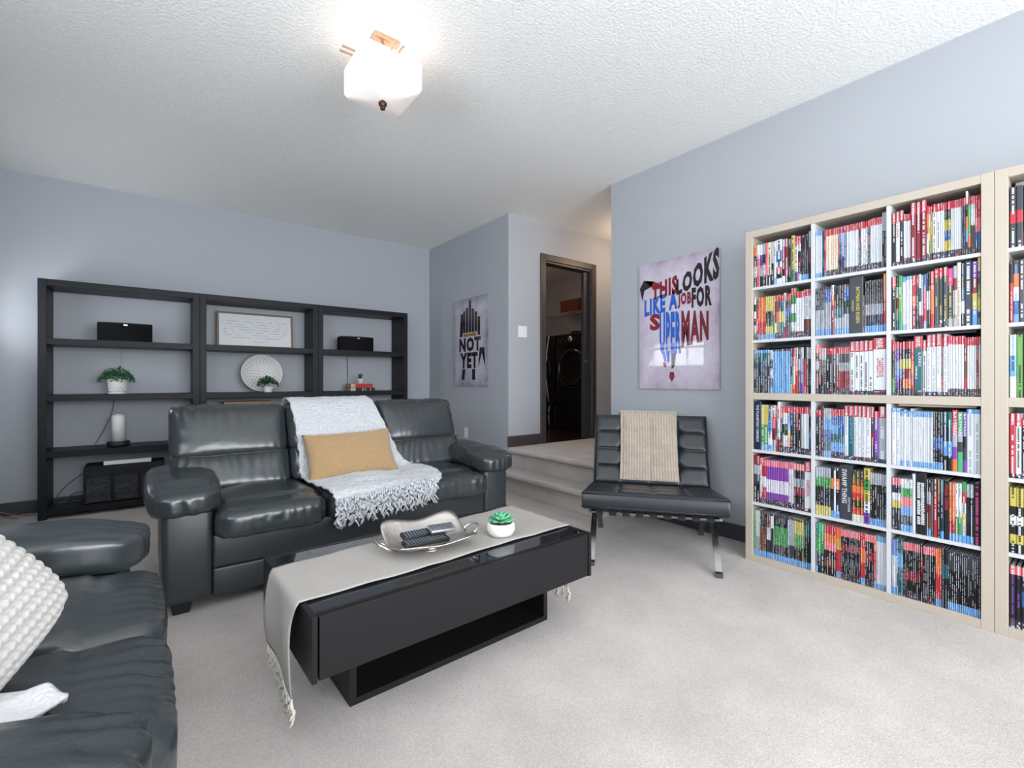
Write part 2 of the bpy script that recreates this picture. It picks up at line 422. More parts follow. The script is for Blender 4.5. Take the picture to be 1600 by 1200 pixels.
# ------------------------------------------------------------------ leather sofas
def leather_cushion(name, c, s, parent, k=6, n=26, crown=.0, gather=1.0, seed=0, m='leather', fn2=None, front=-1):
    """puffy leather block; gathers (short radiating wrinkles) along its front/long edges"""
    bm = bmesh.new()
    def fn(p, co):
        top = max(0, p.z); fr = max(0, -p.y*front*-1)
        # crown
        co = co.copy()
        if crown: co.z += crown*max(0, 1-p.x**2)*max(0, 1-p.y**2)*(1 if p.z > 0 else 0)
        # wrinkles gathered at the front edge and the side seams
        e = exp(-((1-abs(p.x))*s[0]/.05)**1) * 1.0
        fe = exp(-abs(abs(p.y)-1)*s[1]/.09) if front else 0
        w = sin((co.x*120)+6*nz(co, 7, seed))*(.5+1.3*nz(co, 5, seed+4))*fe*(1.5 if p.y < 0 and p.z > 0 else .6) + sin(co.y*80+3*nz(co, 9, seed+2))*(.4+nz(co, 6, seed+7))*e*.8
        big = nz(co, 3.2, seed+11)*.012
        d = co.normalized()
        co += d*(w*.0072*gather*GA + big*gather*.9)
        co.z += .006*nz(co, 7, seed+20)*gather
        if fn2: co = fn2(p, co)
        return co
    superbox(bm, c, s, k, n, fn)
    return obj(name, bm, M[m], parent, smooth=True)
def piping(parent, pts, r=.0035, m='leather2', name='piping'):
    bm = bmesh.new(); tube(bm, pts, r, 6); return obj(name, bm, M[m], parent, smooth=True)
GA = 1.0
def make_sofa(nseat, label, loc, rz, name='leather_sofa', seed=0):
    """origin on the floor at the middle; front is -y. front rail face at y=-.43"""
    t = thing(name, label, 'sofa', loc, rz)
    hw = nseat*.2565; YF = -.43; YBk = .46
    rails = bmesh.new(); box(rails, -hw, hw, YF, YBk-.1, .19, .345, .012, 3); obj('seat_rail', rails, M['leather2'], t, True)
    lower = bmesh.new(); box(lower, -hw, hw, YF+.006, YBk-.1, .055, .187, .010, 3); obj('lower_rail', lower, M['leather2'], t, True)
    # back carcass
    bb = bmesh.new(); box(bb, -hw-.13, hw+.06, .33, YBk, .055, .80, .03, 4); obj('back_frame', bb, M['leather2'], t, True)
    for k in range(nseat):
        cx = -hw+.2565+.513*k
        seat = leather_cushion('seat_cushion', (cx, -.15, .405), (.253, .355, .078), t, 7, (44, 36, 8), .022, 1.0, seed+k*3.1,
                        fn2=lambda p, co: Vector((co.x, co.y+(-.02 if p.y < -.8 else 0), co.z-(.012 if p.y < -.6 and p.z > 0 else 0))))
    wb_ = (2*hw+.235)/nseat
    for k in range(nseat):
        cx = -hw-.155+wb_*(k+.5)
        def lean(p, co, c0=None): return co
        def mk(nm, zc, hz, yc, hy, sd, crown=0):
            bm = bmesh.new()
            def fn(p, co):
                co = co.copy()
                edge = exp(-(1-abs(p.z))*hz/.035)
                w = (sin(co.x*120+7*nz(co, 6, sd))*(.5+1.4*nz(co, 4, sd+3)))*exp(-(1-abs(p.z))*hz/.06)*(1.4 if (p.z > 0) else .8)
                e2 = exp(-(1-abs(p.x))*wb_/2/.05)
                w += sin(co.z*75+3*nz(co, 8, sd+1))*(.35+nz(co, 6, sd+5))*e2
                puff = (1-p.x**4)*(1-p.z**4)
                if p.y < 0: co.y -= .028*puff + .006*w + .016*nz(co, 3.6, sd+9) 
                co.z += .004*w
                # lean back
                z = zc+co.z
                co.y += (z-.48)*.40
                return co
            superbox(bm, (cx, yc, zc), (wb_/2-.003, hy, hz), 9, (44, 8, 20), fn)
            return obj(nm, bm, M['leather'], t, True)
        up = mk('back_cushion', .79, .143, .06, .095, seed+k*2.3+1)
        lo = mk('lumbar_cushion', .575, .10, .035, .085, seed+k*1.9+8)
        bm = bmesh.new()
        wp = [(cx-wb_/2+.02+(wb_-.04)*i/12, -.018-.026*(1-(2*i/12-1)**4)+.005*nz((i*.3, k, 2), 1, seed), .668+.004*nz((i*.4, k, 0), 1, seed)) for i in range(13)]
        piping(lo, [(q[0]-lo.location.x, q[1]+.012-lo.location.y, q[2]-lo.location.z) for q in wp], .003, name='seam')
        zz = .668; pts = [(cx-wb_/2+.03+(wb_-.06)*i/10, .015+.0*i, zz-.002*sin(i)) for i in range(11)]
    for sgn in (-1, 1):
        # arm body: slab with a rounded front
        bm = bmesh.new()
        box(bm, min(sgn*hw, sgn*(hw+.195)), max(sgn*hw, sgn*(hw+.195)), YF-.005, YBk-.02, .055, .50, .028, 4)
        obj('arm_body', bm, M['leather2'], t, True)
        bm = bmesh.new()
        cx = sgn*(hw+.105)
        def fn(p, co, sgn=sgn):
            co = co.copy()
            fr = max(0, -p.y)
            gx = exp(-(1-abs(p.y))*.42/.10)
            w = sin(co.x*110+5*nz(co, 7, seed+sgn))*(.5+1.2*nz(co, 5, seed+2))*gx*1.3
            ed = exp(-abs(co.z+.03)/.03)
            w += sin(co.y*60+4*nz(co, 7, seed+5))*(.3+nz(co, 6, seed+6))*ed*.8
            co += co.normalized()*(w*.007) + Vector((0, 0, .010*(1-p.x**2)*(1-p.y**2) if p.z > 0 else 0))
            co.z += .01*nz(co, 5, seed+3)
            # droop at the front end, slope to the outside
            co.z -= .035*max(0, -p.y-.55)**1.0*1.2
            if p.z < 0 and p.y < -.3: co.z -= .02*(-p.y-.3)
            return co
        superbox(bm, (cx, -.085, .540), (.152, .40, .066), 4.2, (26, 48, 12), fn)
        ap = obj('arm_pad', bm, M['leather'], t, True)
        pts = []
        for i in range(25):
            a = pi*(i/24); pts.append((cx-.150*cos(a)*1.0, -.10-.378*sin(a)**.6, .520))
        piping(ap, [(p[0]-ap.location.x, p[1]-ap.location.y, p[2]-ap.location.z-.012) for p in pts], .003)
    for sx in (-1, 1):
        for yy in (YF+.07, YBk-.1):
            bm = bmesh.new(); x = sx*(hw+.12)
            lathe(bm, [(.045, 0), (.062, .058)], (x, yy, 0), 4)
            bmesh.ops.rotate(bm, verts=bm.verts, cent=(x, yy, 0), matrix=Matrix.Rotation(pi/4, 3, 'Z'))
            obj('foot', bm, M['black'], t)
    return t
sofa = make_sofa(3, 'slate grey leather three-seat sofa in front of the black shelves', (1.01, 3.03, 0), 0, seed=1)
GA = .55
love = make_sofa(2, 'slate grey leather loveseat holding the white ribbed cushion', (-.485, 1.46, 0), radians(90), 'leather_loveseat', seed=5)

bpy.context.view_layer.update()
def bvh_of(roots, skip=()):
    vs, fs = [], []
    def add(o):
        if o.type == 'MESH' and o.name.split('.')[0] not in skip:
            b = len(vs); mw = o.matrix_world
            vs.extend([mw @ v.co for v in o.data.vertices]); fs.extend([tuple(b+i for i in p.vertices) for p in o.data.polygons])
        for c in o.children: add(c)
    for r in roots: add(r)
    return BVHTree.FromPolygons(vs, fs)
SOFA_BVH = bvh_of([sofa]); LOVE_BVH = bvh_of([love])
def drape(bvh, p, off, far=.0, maxd=.25):
    """push p out of the surface to at least `off`"""
    loc, n, i, d = bvh.find_nearest(p)
    if loc is None: return p
    v = p-loc
    if v.dot(n) < off:
        return loc + n*off
    return p
def rows_lerp(rows, s):
    x = s*(len(rows)-1); i = min(int(x), len(rows)-2); f = x-i
    p = [rows[max(i-1, 0)], rows[i], rows[i+1], rows[min(i+2, len(rows)-1)]]
    return [.5*(2*p[1][k]+(-p[0][k]+p[2][k])*f+(2*p[0][k]-5*p[1][k]+4*p[2][k]-p[3][k])*f*f+(-p[0][k]+3*p[1][k]-3*p[2][k]+p[3][k])*f**3) for k in range(len(rows[0]))]
def fringe(parent, roots, length, m, r=.004, per=1, seed=3, name='fringe', down=Vector((0, 0, -1)), out=Vector((0, -1, 0)), wig=.012, floor=None):
    rnd = random.Random(seed); bm = bmesh.new()
    for p in roots:
        for q in range(per):
            L = length*rnd.uniform(.75, 1.15); a = rnd.uniform(0, 6); pts = []; rs = []
            for i in range(9):
                f = i/8
                w = Vector((sin(a+f*9)*wig*f, sin(a*2+f*7)*wig*f, 0))
                pt = p + down*L*f + out*.01*sin(f*pi) + w
                if floor is not None and pt.z < floor: pt.z = floor
                pts.append(pt)
                rs.append(r*(1+.45*sin(f*22+a))*(1 if f < .9 else .6))
            tube(bm, pts, rs, 5)
    o = obj(name, bm, m, parent, True)
    if parent: o.location = o.location - parent.location
    return o
# white throw over the middle of the sofa
TW = [  # xl, xr, y, z
    (.70, 1.22, 3.52, .62), (.70, 1.22, 3.47, .82), (.70, 1.22, 3.36, .955), (.70, 1.23, 3.20, .95), (.705, 1.25, 3.10, .86), (.71, 1.28, 3.04, .76),
    (.71, 1.31, 2.99, .66), (.71, 1.36, 2.97, .56), (.715, 1.43, 2.93, .51), (.73, 1.47, 2.80, .50), (.75, 1.47, 2.66, .50), (.765, 1.43, 2.55, .49), (.77, 1.38, 2.50, .46), (.775, 1.35, 2.49, .41)]
bm = bmesh.new(); rim = []
def tfn(s, t):
    xl, xr, y, z = rows_lerp(TW, s)
    x = xl+(xr-xl)*t
    z2 = z + (.05*t*(s > .9)*(s-.9)*10)
    p = Vector((x, y, z2))
    p = drape(SOFA_BVH, p, .012); p.x = x
    p += Vector((0, -.3, 1))*(.006*nz(p, 22, 3)+.004*nz(p, 60, 1))
    if t < .02 or t > .98: p.x += .0035*sin(s*110)
    return p
vs = grid(bm, 90, 44, tfn); rim = [v[0].co.copy() for v in ()]; rim = [v.co.copy() for v in vs[-1]]
throw = obj('white_throw', bm, M['throw'], None, True, keep=True)
tag(throw, 'white nubby throw with knotted fringe over the middle of the sofa', 'blanket')
md = throw.modifiers.new('thick', 'SOLIDIFY'); md.thickness = .010; md.offset = -1
hem = []
for i, p in enumerate(rim):
    hem.append(p)
    if i+1 < len(rim): hem.append((p+rim[i+1])/2)
fringe(throw, [h+Vector((0, -.006, .012)) for h in hem], .115, M['throw'], .0058, 1, 5, wig=.012, out=Vector((0, -1, 0)))
# a second, short run of fringe lying back along the hem gives the heavy knotted look
fringe(throw, [h+Vector((0, -.012, .045)) for h in hem[::2]], .085, M['throw'], .0065, 1, 9, wig=.014, name='knotted_fringe')

def pillow(name, w, h, d, m, label, loc, rot, n=26, ribs=None, cat='cushion'):
    bm = bmesh.new()
    def side(sg):
        def f(u, v):
            a, b = u*2-1, v*2-1
            th = max(0, (1-abs(a)**2.6)*(1-abs(b)**2.6))**.55
            px = 1-.05*(1-b*b)*abs(a)**3; pz = 1-.07*(1-a*a)*abs(b)**3
            if ribs: cr = 1-.09*(abs(a*b))**4; px = cr; pz = cr; th = max(0, (1-abs(a)**4)*(1-abs(b)**4))**.45
            x, z = a*w/2*px, b*h/2*pz
            y = sg*d/2*th + .006*nz((x, z, sg), 8, 2)*th
            if ribs:
                s_ = x*ribs
                y += sg*(.015*(abs(sin(s_)))**.5 + .0018*sin(z*420+round(x*ribs/pi)*1.7))*(th**.3 if th > 0 else 0)
            return Vector((x, y, z))
        return f
    n2 = n if not ribs else n*8
    grid(bm, n2, n2, side(-1)); grid(bm, n2, n2, side(1))
    bmesh.ops.remove_doubles(bm, verts=bm.verts, dist=.0004)
    bmesh.ops.recalc_face_normals(bm, faces=bm.faces)
    for f in bm.faces: f.smooth = True
    me = bpy.data.meshes.new(name); bm.to_mesh(me); bm.free()
    o = link(name, me, m); o.matrix_world = Matrix.Translation(Vector(loc)) @ rot
    tag(o, label, cat); return o
def basis(xa, za):
    """rotation whose local x ~ xa, local z ~ za (face looks along -y)"""
    xa = Vector(xa).normalized(); za = Vector(za); za = (za-xa*za.dot(xa)).normalized(); ya = za.cross(xa)
    return Matrix((xa, ya, za)).transposed().to_4x4()
mus = pillow('lumbar_pillow', .55, .30, .13, M['mustard'], 'mustard velvet lumbar pillow leaning on the white throw', (1.0, 2.915, .622), basis((.52, .0, .012), (.05, .13, .24)))
# ribbed white cushion on the loveseat
e1 = Vector((.80, .55, -.20)).normalized(); e2 = Vector((-.30, .30, .90)); e2 = (e2-e1*e2.dot(e1)).normalized()
knit = pillow('ribbed_cushion', .50, .50, .16, M['knit'], 'white chunky ribbed square cushion on the loveseat', (-.405, 1.20, .672), basis(e1-e2, e1+e2), ribs=pi/.021)
# fluffy throw over near arm of the loveseat
bm = bmesh.new()
def ffn(s, t):
    y0_, y1_ = .66+.42*s**1.4, 1.24-.04*s**3; p = Vector((-.50+.39*s - .05*abs(t-.5)*2, y0_+(y1_-y0_)*t, .70))
    loc, n, i, d = LOVE_BVH.ray_cast(p+Vector((0, 0, .3)), Vector((0, 0, -1)))
    z = loc.z if loc else .6
    return Vector((p.x, p.y, z+.014+.012*nz(p, 25, 2)+.012*sin(pi*t)))
grid(bm, 50, 34, ffn)
ft = obj('fluffy_throw', bm, M['fluff'], None, True, keep=True); tag(ft, 'fluffy white throw lying over the near arm of the loveseat', 'blanket')
md = ft.modifiers.new('thick', 'SOLIDIFY'); md.thickness = .012; md.offset = -1

# ------------------------------------------------------------------ coffee table
ctab = thing('coffee_table', 'black-brown coffee table with glass top and open box base', 'table', (.937, 1.69, 0), radians(1.6))
TL, TD, TH, TB = 1.17, .60, .41, .222
for s in (-1, 1):
    bm = bmesh.new(); x = s*(TL/2-.008); box(bm, x-.008, x+.008, -TD/2, TD/2, TB, TH, .0015, 1); obj('end_panel', bm, M['tablewood'], ctab)
for s in (-1, 1):
    bm = bmesh.new(); y = s*(TD/2-.010); box(bm, -TL/2+.0205, TL/2-.0205, y-.008, y+.008, TB+.003, TH-.004, .0015, 1)
    dr = obj('drawer_front', bm, M['tablewood'], ctab)
bm = bmesh.new(); box(bm, -TL/2+.0165, TL/2-.0165, -TD/2+.02, TD/2-.02, TB+.004, TB+.02); obj('bottom_board', bm, M['tablewood'], ctab)
bm = bmesh.new()
for x0, x1, y0, y1 in ((-TL/2+.0165, TL/2-.0165, -TD/2+.020, -TD/2+.032), (-TL/2+.0165, TL/2-.0165, TD/2-.032, TD/2-.020)):
    box(bm, x0, x1, y0, y1, TH-.016, TH-.002)
obj('top_rail', bm, M['tablewood'], ctab)
B('glass_top', -TL/2+.0165, TL/2-.0165, -TD/2+.022, TD/2-.022, TH-.010, TH-.003, M['blackglass'], ctab)
for s in (-1, 1):
    bm = bmesh.new(); cyl(bm, (s*(TL/2-.035), -TD/2+.045, TH-.002), .0035, .003, 10); obj('screw_cap', bm, M['chrome'], ctab)
# box base
bx0, bx1, by0, by1 = -.417, .477, -.135, .17
for x0 in (bx0, bx1-.022): B('base_side', x0, x0+.022, by0, by1, 0, TB-.001, M['tablewood'], ctab)
B('base_board', bx0+.022, bx1-.022, by0, by1, .0, .022, M['tablewood'], ctab)
B('base_back', bx0+.022, bx1-.022, by1-.015, by1, .022, TB-.001, M['tablewood'], ctab)
# linen runner
bm = bmesh.new()
RB0, RF0, RB1, RF1 = .135, -.195, .265, -.165   # local y of back/front edges at both ends
XLft, XRt = -TL/2-.008, TL/2-.008
HL, HR = .245, .275
def rfn(s, t):
    Ltot = HL+TL+HR; d = s*Ltot
    u = min(1, max(0, (d-HL)/TL))
    yb = RB0+(RB1-RB0)*u; yf = RF0+(RF1-RF0)*u
    y = yf+(yb-yf)*t
    if d < HL:
        g = (HL-d)/HL; x = XLft-.004-.020*sin(g*2.6)*(.7+.5*sin(t*6+1)) ; z = TH+.003-(HL-d)-(1-t)*.035*g**2
        y += .012*sin(g*7)*(1-t) - .01*g*(t-.5)
    elif d > HL+TL:
        g = (d-HL-TL)/HR; x = XRt+.012+.008*sin(t*9+g*2)*g; z = TH+.003-(d-HL-TL)-(1-t)*.02*g; y += .02*g*(1-t)
    else:
        x = XLft+(XRt+.010-XLft)*u; z = TH+.004+.0012*sin(x*30+t*5)+.0012*(nz((x, y, 0), 14)+.6); y += .004*sin(x*9)
    return Vector((x, y, z))
vs = grid(bm, 110, 26, rfn); r0 = [v.co.copy() for v in vs[0]]; r1 = [v.co.copy() for v in vs[-1]]
bmesh.ops.recalc_face_normals(bm, faces=bm.faces)
TM = Matrix.Translation((.937, 1.69, 0)) @ Matrix.Rotation(radians(1.6), 4, 'Z')
for v in bm.verts: v.co = TM @ v.co
run = obj('table_runner', bm, M['runner'], None, True, keep=True); tag(run, 'pale grey linen runner with tassels along the coffee table', 'cloth')
md = run.modifiers.new('thick', 'SOLIDIFY'); md.thickness = .0025; md.offset = 0
for rr, L, nm in ((r0, .075, 'tassel_fringe'), (r1, .06, 'tassel_fringe')):
    fringe(run, [TM @ rr[i] for i in range(0, 26, 2)], L, M['tassel'], .0042, 4, 11, name=nm, wig=.007, floor=.012)

# silver bowl
bowl = thing('silver_bowl', 'hammered silver boat-shaped bowl with loop handles on the runner', 'bowl', (.872, 1.655, TH+.007), radians(-4))
bm = bmesh.new()
def bfn(inner):
    def f(u, v):
        ang = 2*pi*u; r = v
        ca, sa = cos(ang), sin(ang)
        k = (abs(ca)**7+abs(sa)**7)**(-1/7)
        x, y = .168*r*ca*k, .125*r*sa*k
        if r > 0: 
            lift = (abs(sa)*k)**2*(1+.15*(abs(ca)*k)**2)
            z = .012 + .010*r**2 + ((.056 if sa > 0 else .022)*lift*(r**2.0)) + (.020 if sa > 0 else .012)*(abs(ca*sa)*2)**2*r**3 + .014*(1-lift)*r**3
        else: z = .012
        return Vector((x, y, z+(.003 if inner else 0)))
    return f
grid(bm, 65, 14, bfn(False)); bmesh.ops.remove_doubles(bm, verts=bm.verts, dist=.0003)
bd = obj('bowl_body', bm, M['steel'], bowl, True); md = bd.modifiers.new('t', 'SOLIDIFY'); md.thickness = .004
bm = bmesh.new(); lathe(bm, [(.050, 0), (.047, .004), (.036, .010), (.038, .013)], (0, 0, 0), 28); obj('bowl_foot', bm, M['steel'], bowl, True)
for s in (-1, 1):
    bm = bmesh.new(); pts = []
    for i in range(17):
        a = -pi*.75+2*pi*.75*i/16
        pts.append((s*(.178+.034*cos(a)), .040*sin(a), .040+.020*cos(a)))
    tube(bm, pts, .0055, 8); obj('bowl_handle', bm, M['steel'], bowl, True)
def remote(label, loc, rz, tilt, L, wd, keycol, body='black'):
    t = thing('remote_control', label, 'remote control', loc, rz); t.rotation_euler = (tilt, 0.05, rz)
    bm = bmesh.new(); box(bm, -L/2, L/2, -wd/2, wd/2, 0, .016, .004, 2); obj('remote_body', bm, M[body], t, True)
    bm = bmesh.new()
    for i in range(int(L/.013)-1):
        for j in range(4): 
            x = -L/2+.012+i*.013; y = -wd/2+.008+j*(wd-.016)/3; box(bm, x-.0035, x+.0035, y-.003, y+.003, .0162, .0185)
    obj('keys', bm, M[keycol], t)
    return t
remote('black remote control with white keys in the silver bowl', (.845, 1.63, .448), .03, .12, .19, .045, 'cable')
remote('long dark remote lying on the back side of the silver bowl', (.865, 1.685, .462), .09, .35, .20, .042, 'cable')
remote('short silver-ended remote on top of the other remotes', (.925, 1.655, .476), -.02, .30, .11, .048, 'cable', 'silver')

# potted succulent on the runner
sp = thing('potted_succulent', 'green succulent in a round white stone bowl on the runner', 'plant', (1.185, 1.605, TH+.007))
bm = bmesh.new(); lathe(bm, [(.034, 0), (.050, .006), (.060, .025), (.058, .046), (.052, .056), (.047, .054), (.044, .044)], seg=36); obj('bowl_pot', bm, M['concrete'], sp, True)
bm = bmesh.new(); lathe(bm, [(.045, .042), (.044, .047), (.02, .051)], seg=20); obj('soil', bm, M['soil'], sp)
def leaf_pad(bm, c, yaw, pitch, L, wd, th=.004):
    R = Matrix.Rotation(yaw, 3, 'Z') @ Matrix.Rotation(-pitch, 3, 'Y')
    N = 7; rings = []
    for i in range(N+1):
        f = i/N; w = wd*sin(pi*min(1, f*.86+.12))**.8*(1 if f < .8 else 1-(f-.8)*3.2); w = max(w, .0008)
        cup = .25*L*f*f
        rings.append([Vector(c)+R @ Vector((L*f, a*w, b*th+cup*.5+abs(a)*w*.25)) for a, b in ((-1, 0), (0, -1), (1, 0), (0, .6))])
    vr = [[bm.verts.new(p) for p in r] for r in rings]
    for a, b in zip(vr, vr[1:]):
        for k in range(4): bm.faces.new((a[k], a[(k+1) % 4], b[(k+1) % 4], b[k]))
    bm.faces.new(vr[0][::-1]); bm.faces.new(vr[-1])
for ring, (nl, L, wd, pt, z0) in enumerate(((9, .060, .025, .12, .056), (8, .048, .023, .42, .062), (6, .036, .018, .8, .066), (5, .024, .012, 1.15, .068))):
    for i in range(nl):
        bm = bmesh.new(); leaf_pad(bm, (0, 0, z0), 2*pi*i/nl+ring*.4, pt, L, wd); obj('leaf', bm, M['succ'], sp, True)

# ------------------------------------------------------------------ tufted lounge chair
CA = radians(217.5)      # direction it faces
fwd = Vector((cos(CA), sin(CA), 0))
chair = thing('lounge_chair', 'black tufted leather lounge chair with crossed chrome legs by the steps', 'chair', (2.555, 1.835, 0), CA+pi/2)
# local: front is -y, width along x. front foot at y=-.36, rear foot at +.36
def tuft(name, W_, H_, D_, nx, ny, mats, place):
    """quilted cushion: pads between seams with a button on each crossing; local plane (a,b), thickness c"""
    bm = bmesh.new()
    def f(sg):
        def g(u, v):
            a, b = u, v
            cu, cv = u*nx, v*ny
            du = abs(cu-round(cu))/nx*W_ if 0 < round(cu) < nx else 9
            dv = abs(cv-round(cv))/ny*H_ if 0 < round(cv) < ny else 9
            # distance to nearest crossing
            iu, iv = round(cu), round(cv)
            db = sqrt(((cu-iu)/nx*W_)**2+((cv-iv)/ny*H_)**2) if (0 < iu < nx and 0 < iv < ny) else 9
            z = D_/2
            ee = min(1, min(min(u, 1-u)*W_, min(v, 1-v)*H_)/.04)
            if sg > 0: z -= ee*(.013*exp(-(du/.007)) + .013*exp(-(dv/.007)) + .020*exp(-(db/.028)**2)) - .006*ee
            ex = min(u, 1-u)*W_; ey = min(v, 1-v)*H_; e = min(ex, ey)
            if e < .02: z *= sqrt(max(0, 1-((.02-e)/.02)**2*.35))
            if e <= 1e-6: z = D_/2*.70
            return place((u-.5)*W_, (v-.5)*H_, sg*z)
        return g
    n = 96
    tp = grid(bm, n, n, f(1)); bt = grid(bm, n, n, f(-1))
    for k in range(n-1):
        for (p, q) in (((k, 0), (k+1, 0)), ((k, n-1), (k+1, n-1)), ((0, k), (0, k+1)), ((n-1, k), (n-1, k+1))):
            a, b = tp[p[0]][p[1]], tp[q[0]][q[1]]; c, d = bt[q[0]][q[1]], bt[p[0]][p[1]]
            bm.faces.new((a, b, c, d))
    o = obj(name, bm, M['chairleather'], chair, True)
    md = o.modifiers.new('es', 'EDGE_SPLIT'); md.split_angle = radians(50)
    btn = []
    for i in range(1, nx):
        for j in range(1, ny):
            bm = bmesh.new(); c = place((i/nx-.5)*W_, (j/ny-.5)*H_, D_/2-.030)
            bmesh.ops.create_uvsphere(bm, u_segments=10, v_segments=6, radius=.0085, matrix=Matrix.Translation(c)); bo = obj('button', bm, M['chairleather'], o, True); bo.location -= o.location
    # welt
    for sg in (1, -1):
        bm = bmesh.new(); z = D_/2*.72
        pts = [place(a*W_/2, b*H_/2, sg*z) for a, b in ((-1, -1), (-.5, -1), (0, -1), (.5, -1), (1, -1), (1, -.5), (1, 0), (1, .5), (1, 1), (.5, 1), (0, 1), (-.5, 1), (-1, 1), (-1, .5), (-1, 0), (-1, -.5))]
        tube(bm, pts, .0045, 6, closed=True); w = obj('welt', bm, M['chairleather'], o, True); w.location -= o.location
    return o
sa = radians(7)    # seat slopes down to the back
seat_c = Vector((0, -.045, .338))
tuft('seat_cushion', .80, .70, .105, 4, 4, None, lambda a, b, c: seat_c+Vector((a, b*cos(sa)+c*sin(sa), -b*sin(sa)+c*cos(sa))))
ba = radians(70)   # back lean: rises along (0, cos, sin)
back_o = Vector((0, .215, .352))
def bplace(a, b, c):
    d = b+.245
    return back_o+Vector((a*(1-.02*b), d*cos(ba)-c*sin(ba), d*sin(ba)+c*cos(ba)))
tuft('back_cushion', .755, .49, .095, 4, 4, None, bplace)
for s in (-1, 1):
    x = s*.345
    # front foot sweeping up to the back top
    bm = bmesh.new()
    pts = [(x, -.37+.0, .012), (x, -.355, .02), (x, -.30, .10), (x, -.20, .20), (x, -.06, .275), (x, .08, .32), (x, .20, .37), (x, .29, .48), (x, .35, .62), (x, .40, .76)]
    P2 = [];
    for i in range(len(pts)-1):
        p0, p1, p2, p3 = [Vector(pts[max(0, min(len(pts)-1, i+k))]) for k in (-1, 0, 1, 2)]
        for tt in (0, .33, .66): P2.append(.5*(2*p1+(-p0+p2)*tt+(2*p0-5*p1+4*p2-p3)*tt*tt+(-p0+3*p1-3*p2+p3)*tt**3))
    P2.append(Vector(pts[-1]))
    tube(bm, P2, 0, flat=(.034, .012, (1, 0, 0))); obj('front_leg', bm, M['chrome'], chair, False)
    bm = bmesh.new()
    pts = [(x+s*.0, .36, .012), (x, .35, .02), (x, .27, .12), (x, .16, .20), (x, .03, .24), (x, -.12, .270), (x, -.27, .295), (x, -.375, .312)]
    P2 = []
    for i in range(len(pts)-1):
        p0, p1, p2, p3 = [Vector(pts[max(0, min(len(pts)-1, i+k))]) for k in (-1, 0, 1, 2)]
        for tt in (0, .33, .66): P2.append(.5*(2*p1+(-p0+p2)*tt+(2*p0-5*p1+4*p2-p3)*tt*tt+(-p0+3*p1-3*p2+p3)*tt**3))
    P2.append(Vector(pts[-1]))
    tube(bm, P2, 0, flat=(.034, .012, (1, 0, 0))); obj('rear_leg', bm, M['chrome'], chair, False)
    for yy in (-.372, .362): B('foot_pad', x-.018, x+.018, yy-.022, yy+.022, .0, .024, M['chrome'], chair)
bm = bmesh.new(); tube(bm, [(-.345, -.378, .314), (.345, -.378, .314)], 0, flat=(.03, .012, (0, 1, 0))); obj('front_crossbar', bm, M['chrome'], chair)
bm = bmesh.new(); tube(bm, [(-.345, .40, .755), (.345, .40, .755)], 0, flat=(.03, .012, (0, 0, 1))); obj('top_crossbar', bm, M['chrome'], chair)
for i in range(9):
    x = -.30+.075*i
    bm = bmesh.new(); tube(bm, [(x, -.392, .300), (x, -.398, .316), (x, -.38, .325), (x, -.1, .285), (x, .15, .255)], 0, flat=(.042, .004, (1, 0, 0))); obj('strap', bm, M['strap'], chair)
bpy.context.view_layer.update()
CH_BVH = bvh_of([chair], skip=('front_leg', 'rear_leg', 'strap', 'welt', 'button', 'foot_pad', 'front_crossbar'))
CM = chair.matrix_world.copy()
bm = bmesh.new()
def cfn(s, t):
    a = -.205+.385*t
    # path over the back: behind, top, front face, ending at the seat
    path = [(.47, .60), (.475, .74), (.455, .835), (.40, .855), (.345, .825), (.30, .72), (.255, .60), (.215, .49), (.172, .395)]
    y, z = rows_lerp([(p[0], p[1]) for p in path], s)
    p = CM @ Vector((a+.012*sin(s*5+1)*(t-.5)+.010*s*(t), y, z))
    lx_ = (CM.inverted() @ p).x
    q_ = CM.inverted() @ drape(CH_BVH, p, .012); q_.x = lx_; p = CM @ q_
    n = CM.to_3x3() @ Vector((0, -.9, .35))
    rib = abs(sin(pi*t*21))**.7
    p += n*(.007*rib+.004*nz(p, 9, 5))
    return p
vs = grid(bm, 60, 150, cfn)
bt = obj('ribbed_throw', bm, M['beige'], None, True, keep=True); tag(bt, 'beige ribbed plush throw folded over the lounge chair back', 'blanket')
md = bt.modifiers.new('thick', 'SOLIDIFY'); md.thickness = .014; md.offset = -1

# ------------------------------------------------------------------ black shelf units along the back wall
UN = [(-.668, .366), (.368, 1.386), (1.388, 2.383)]
UY0, UY1, UH = 5.05, 5.385, 1.862
ULAB = ['black open shelf unit nearest the window, holding the candle', 'black open shelf unit in the middle with the framed text',
        'black open shelf unit nearest the corner, with stacked books']
SZ = [1.405, .965, .525]
for k, (x0, x1) in enumerate(UN):
    t = thing('shelf_unit', ULAB[k], 'shelf', ((x0+x1)/2, (UY0+UY1)/2, 0), 0, 'black open shelf units along the back wall')
    lx0, lx1 = x0-(x0+x1)/2, x1-(x0+x1)/2; ly0, ly1 = -(UY1-UY0)/2, (UY1-UY0)/2
    for a in (lx0, lx1-.05): B('side_panel', a, a+.05, ly0, ly1, 0, UH, M['blackwood'], t, .0015, 1)
    B('top_panel', lx0+.05, lx1-.05, ly0, ly1, UH-.05, UH, M['blackwood'], t, .0015, 1)
    for z in SZ: B('shelf_board', lx0+.05, lx1-.05, ly0+.001, ly1, z-.048, z, M['blackwood'], t, .0015, 1)
    B('bottom_board', lx0+.05, lx1-.05, ly0+.001, ly1, .03, .08, M['blackwood'], t, .0015, 1)
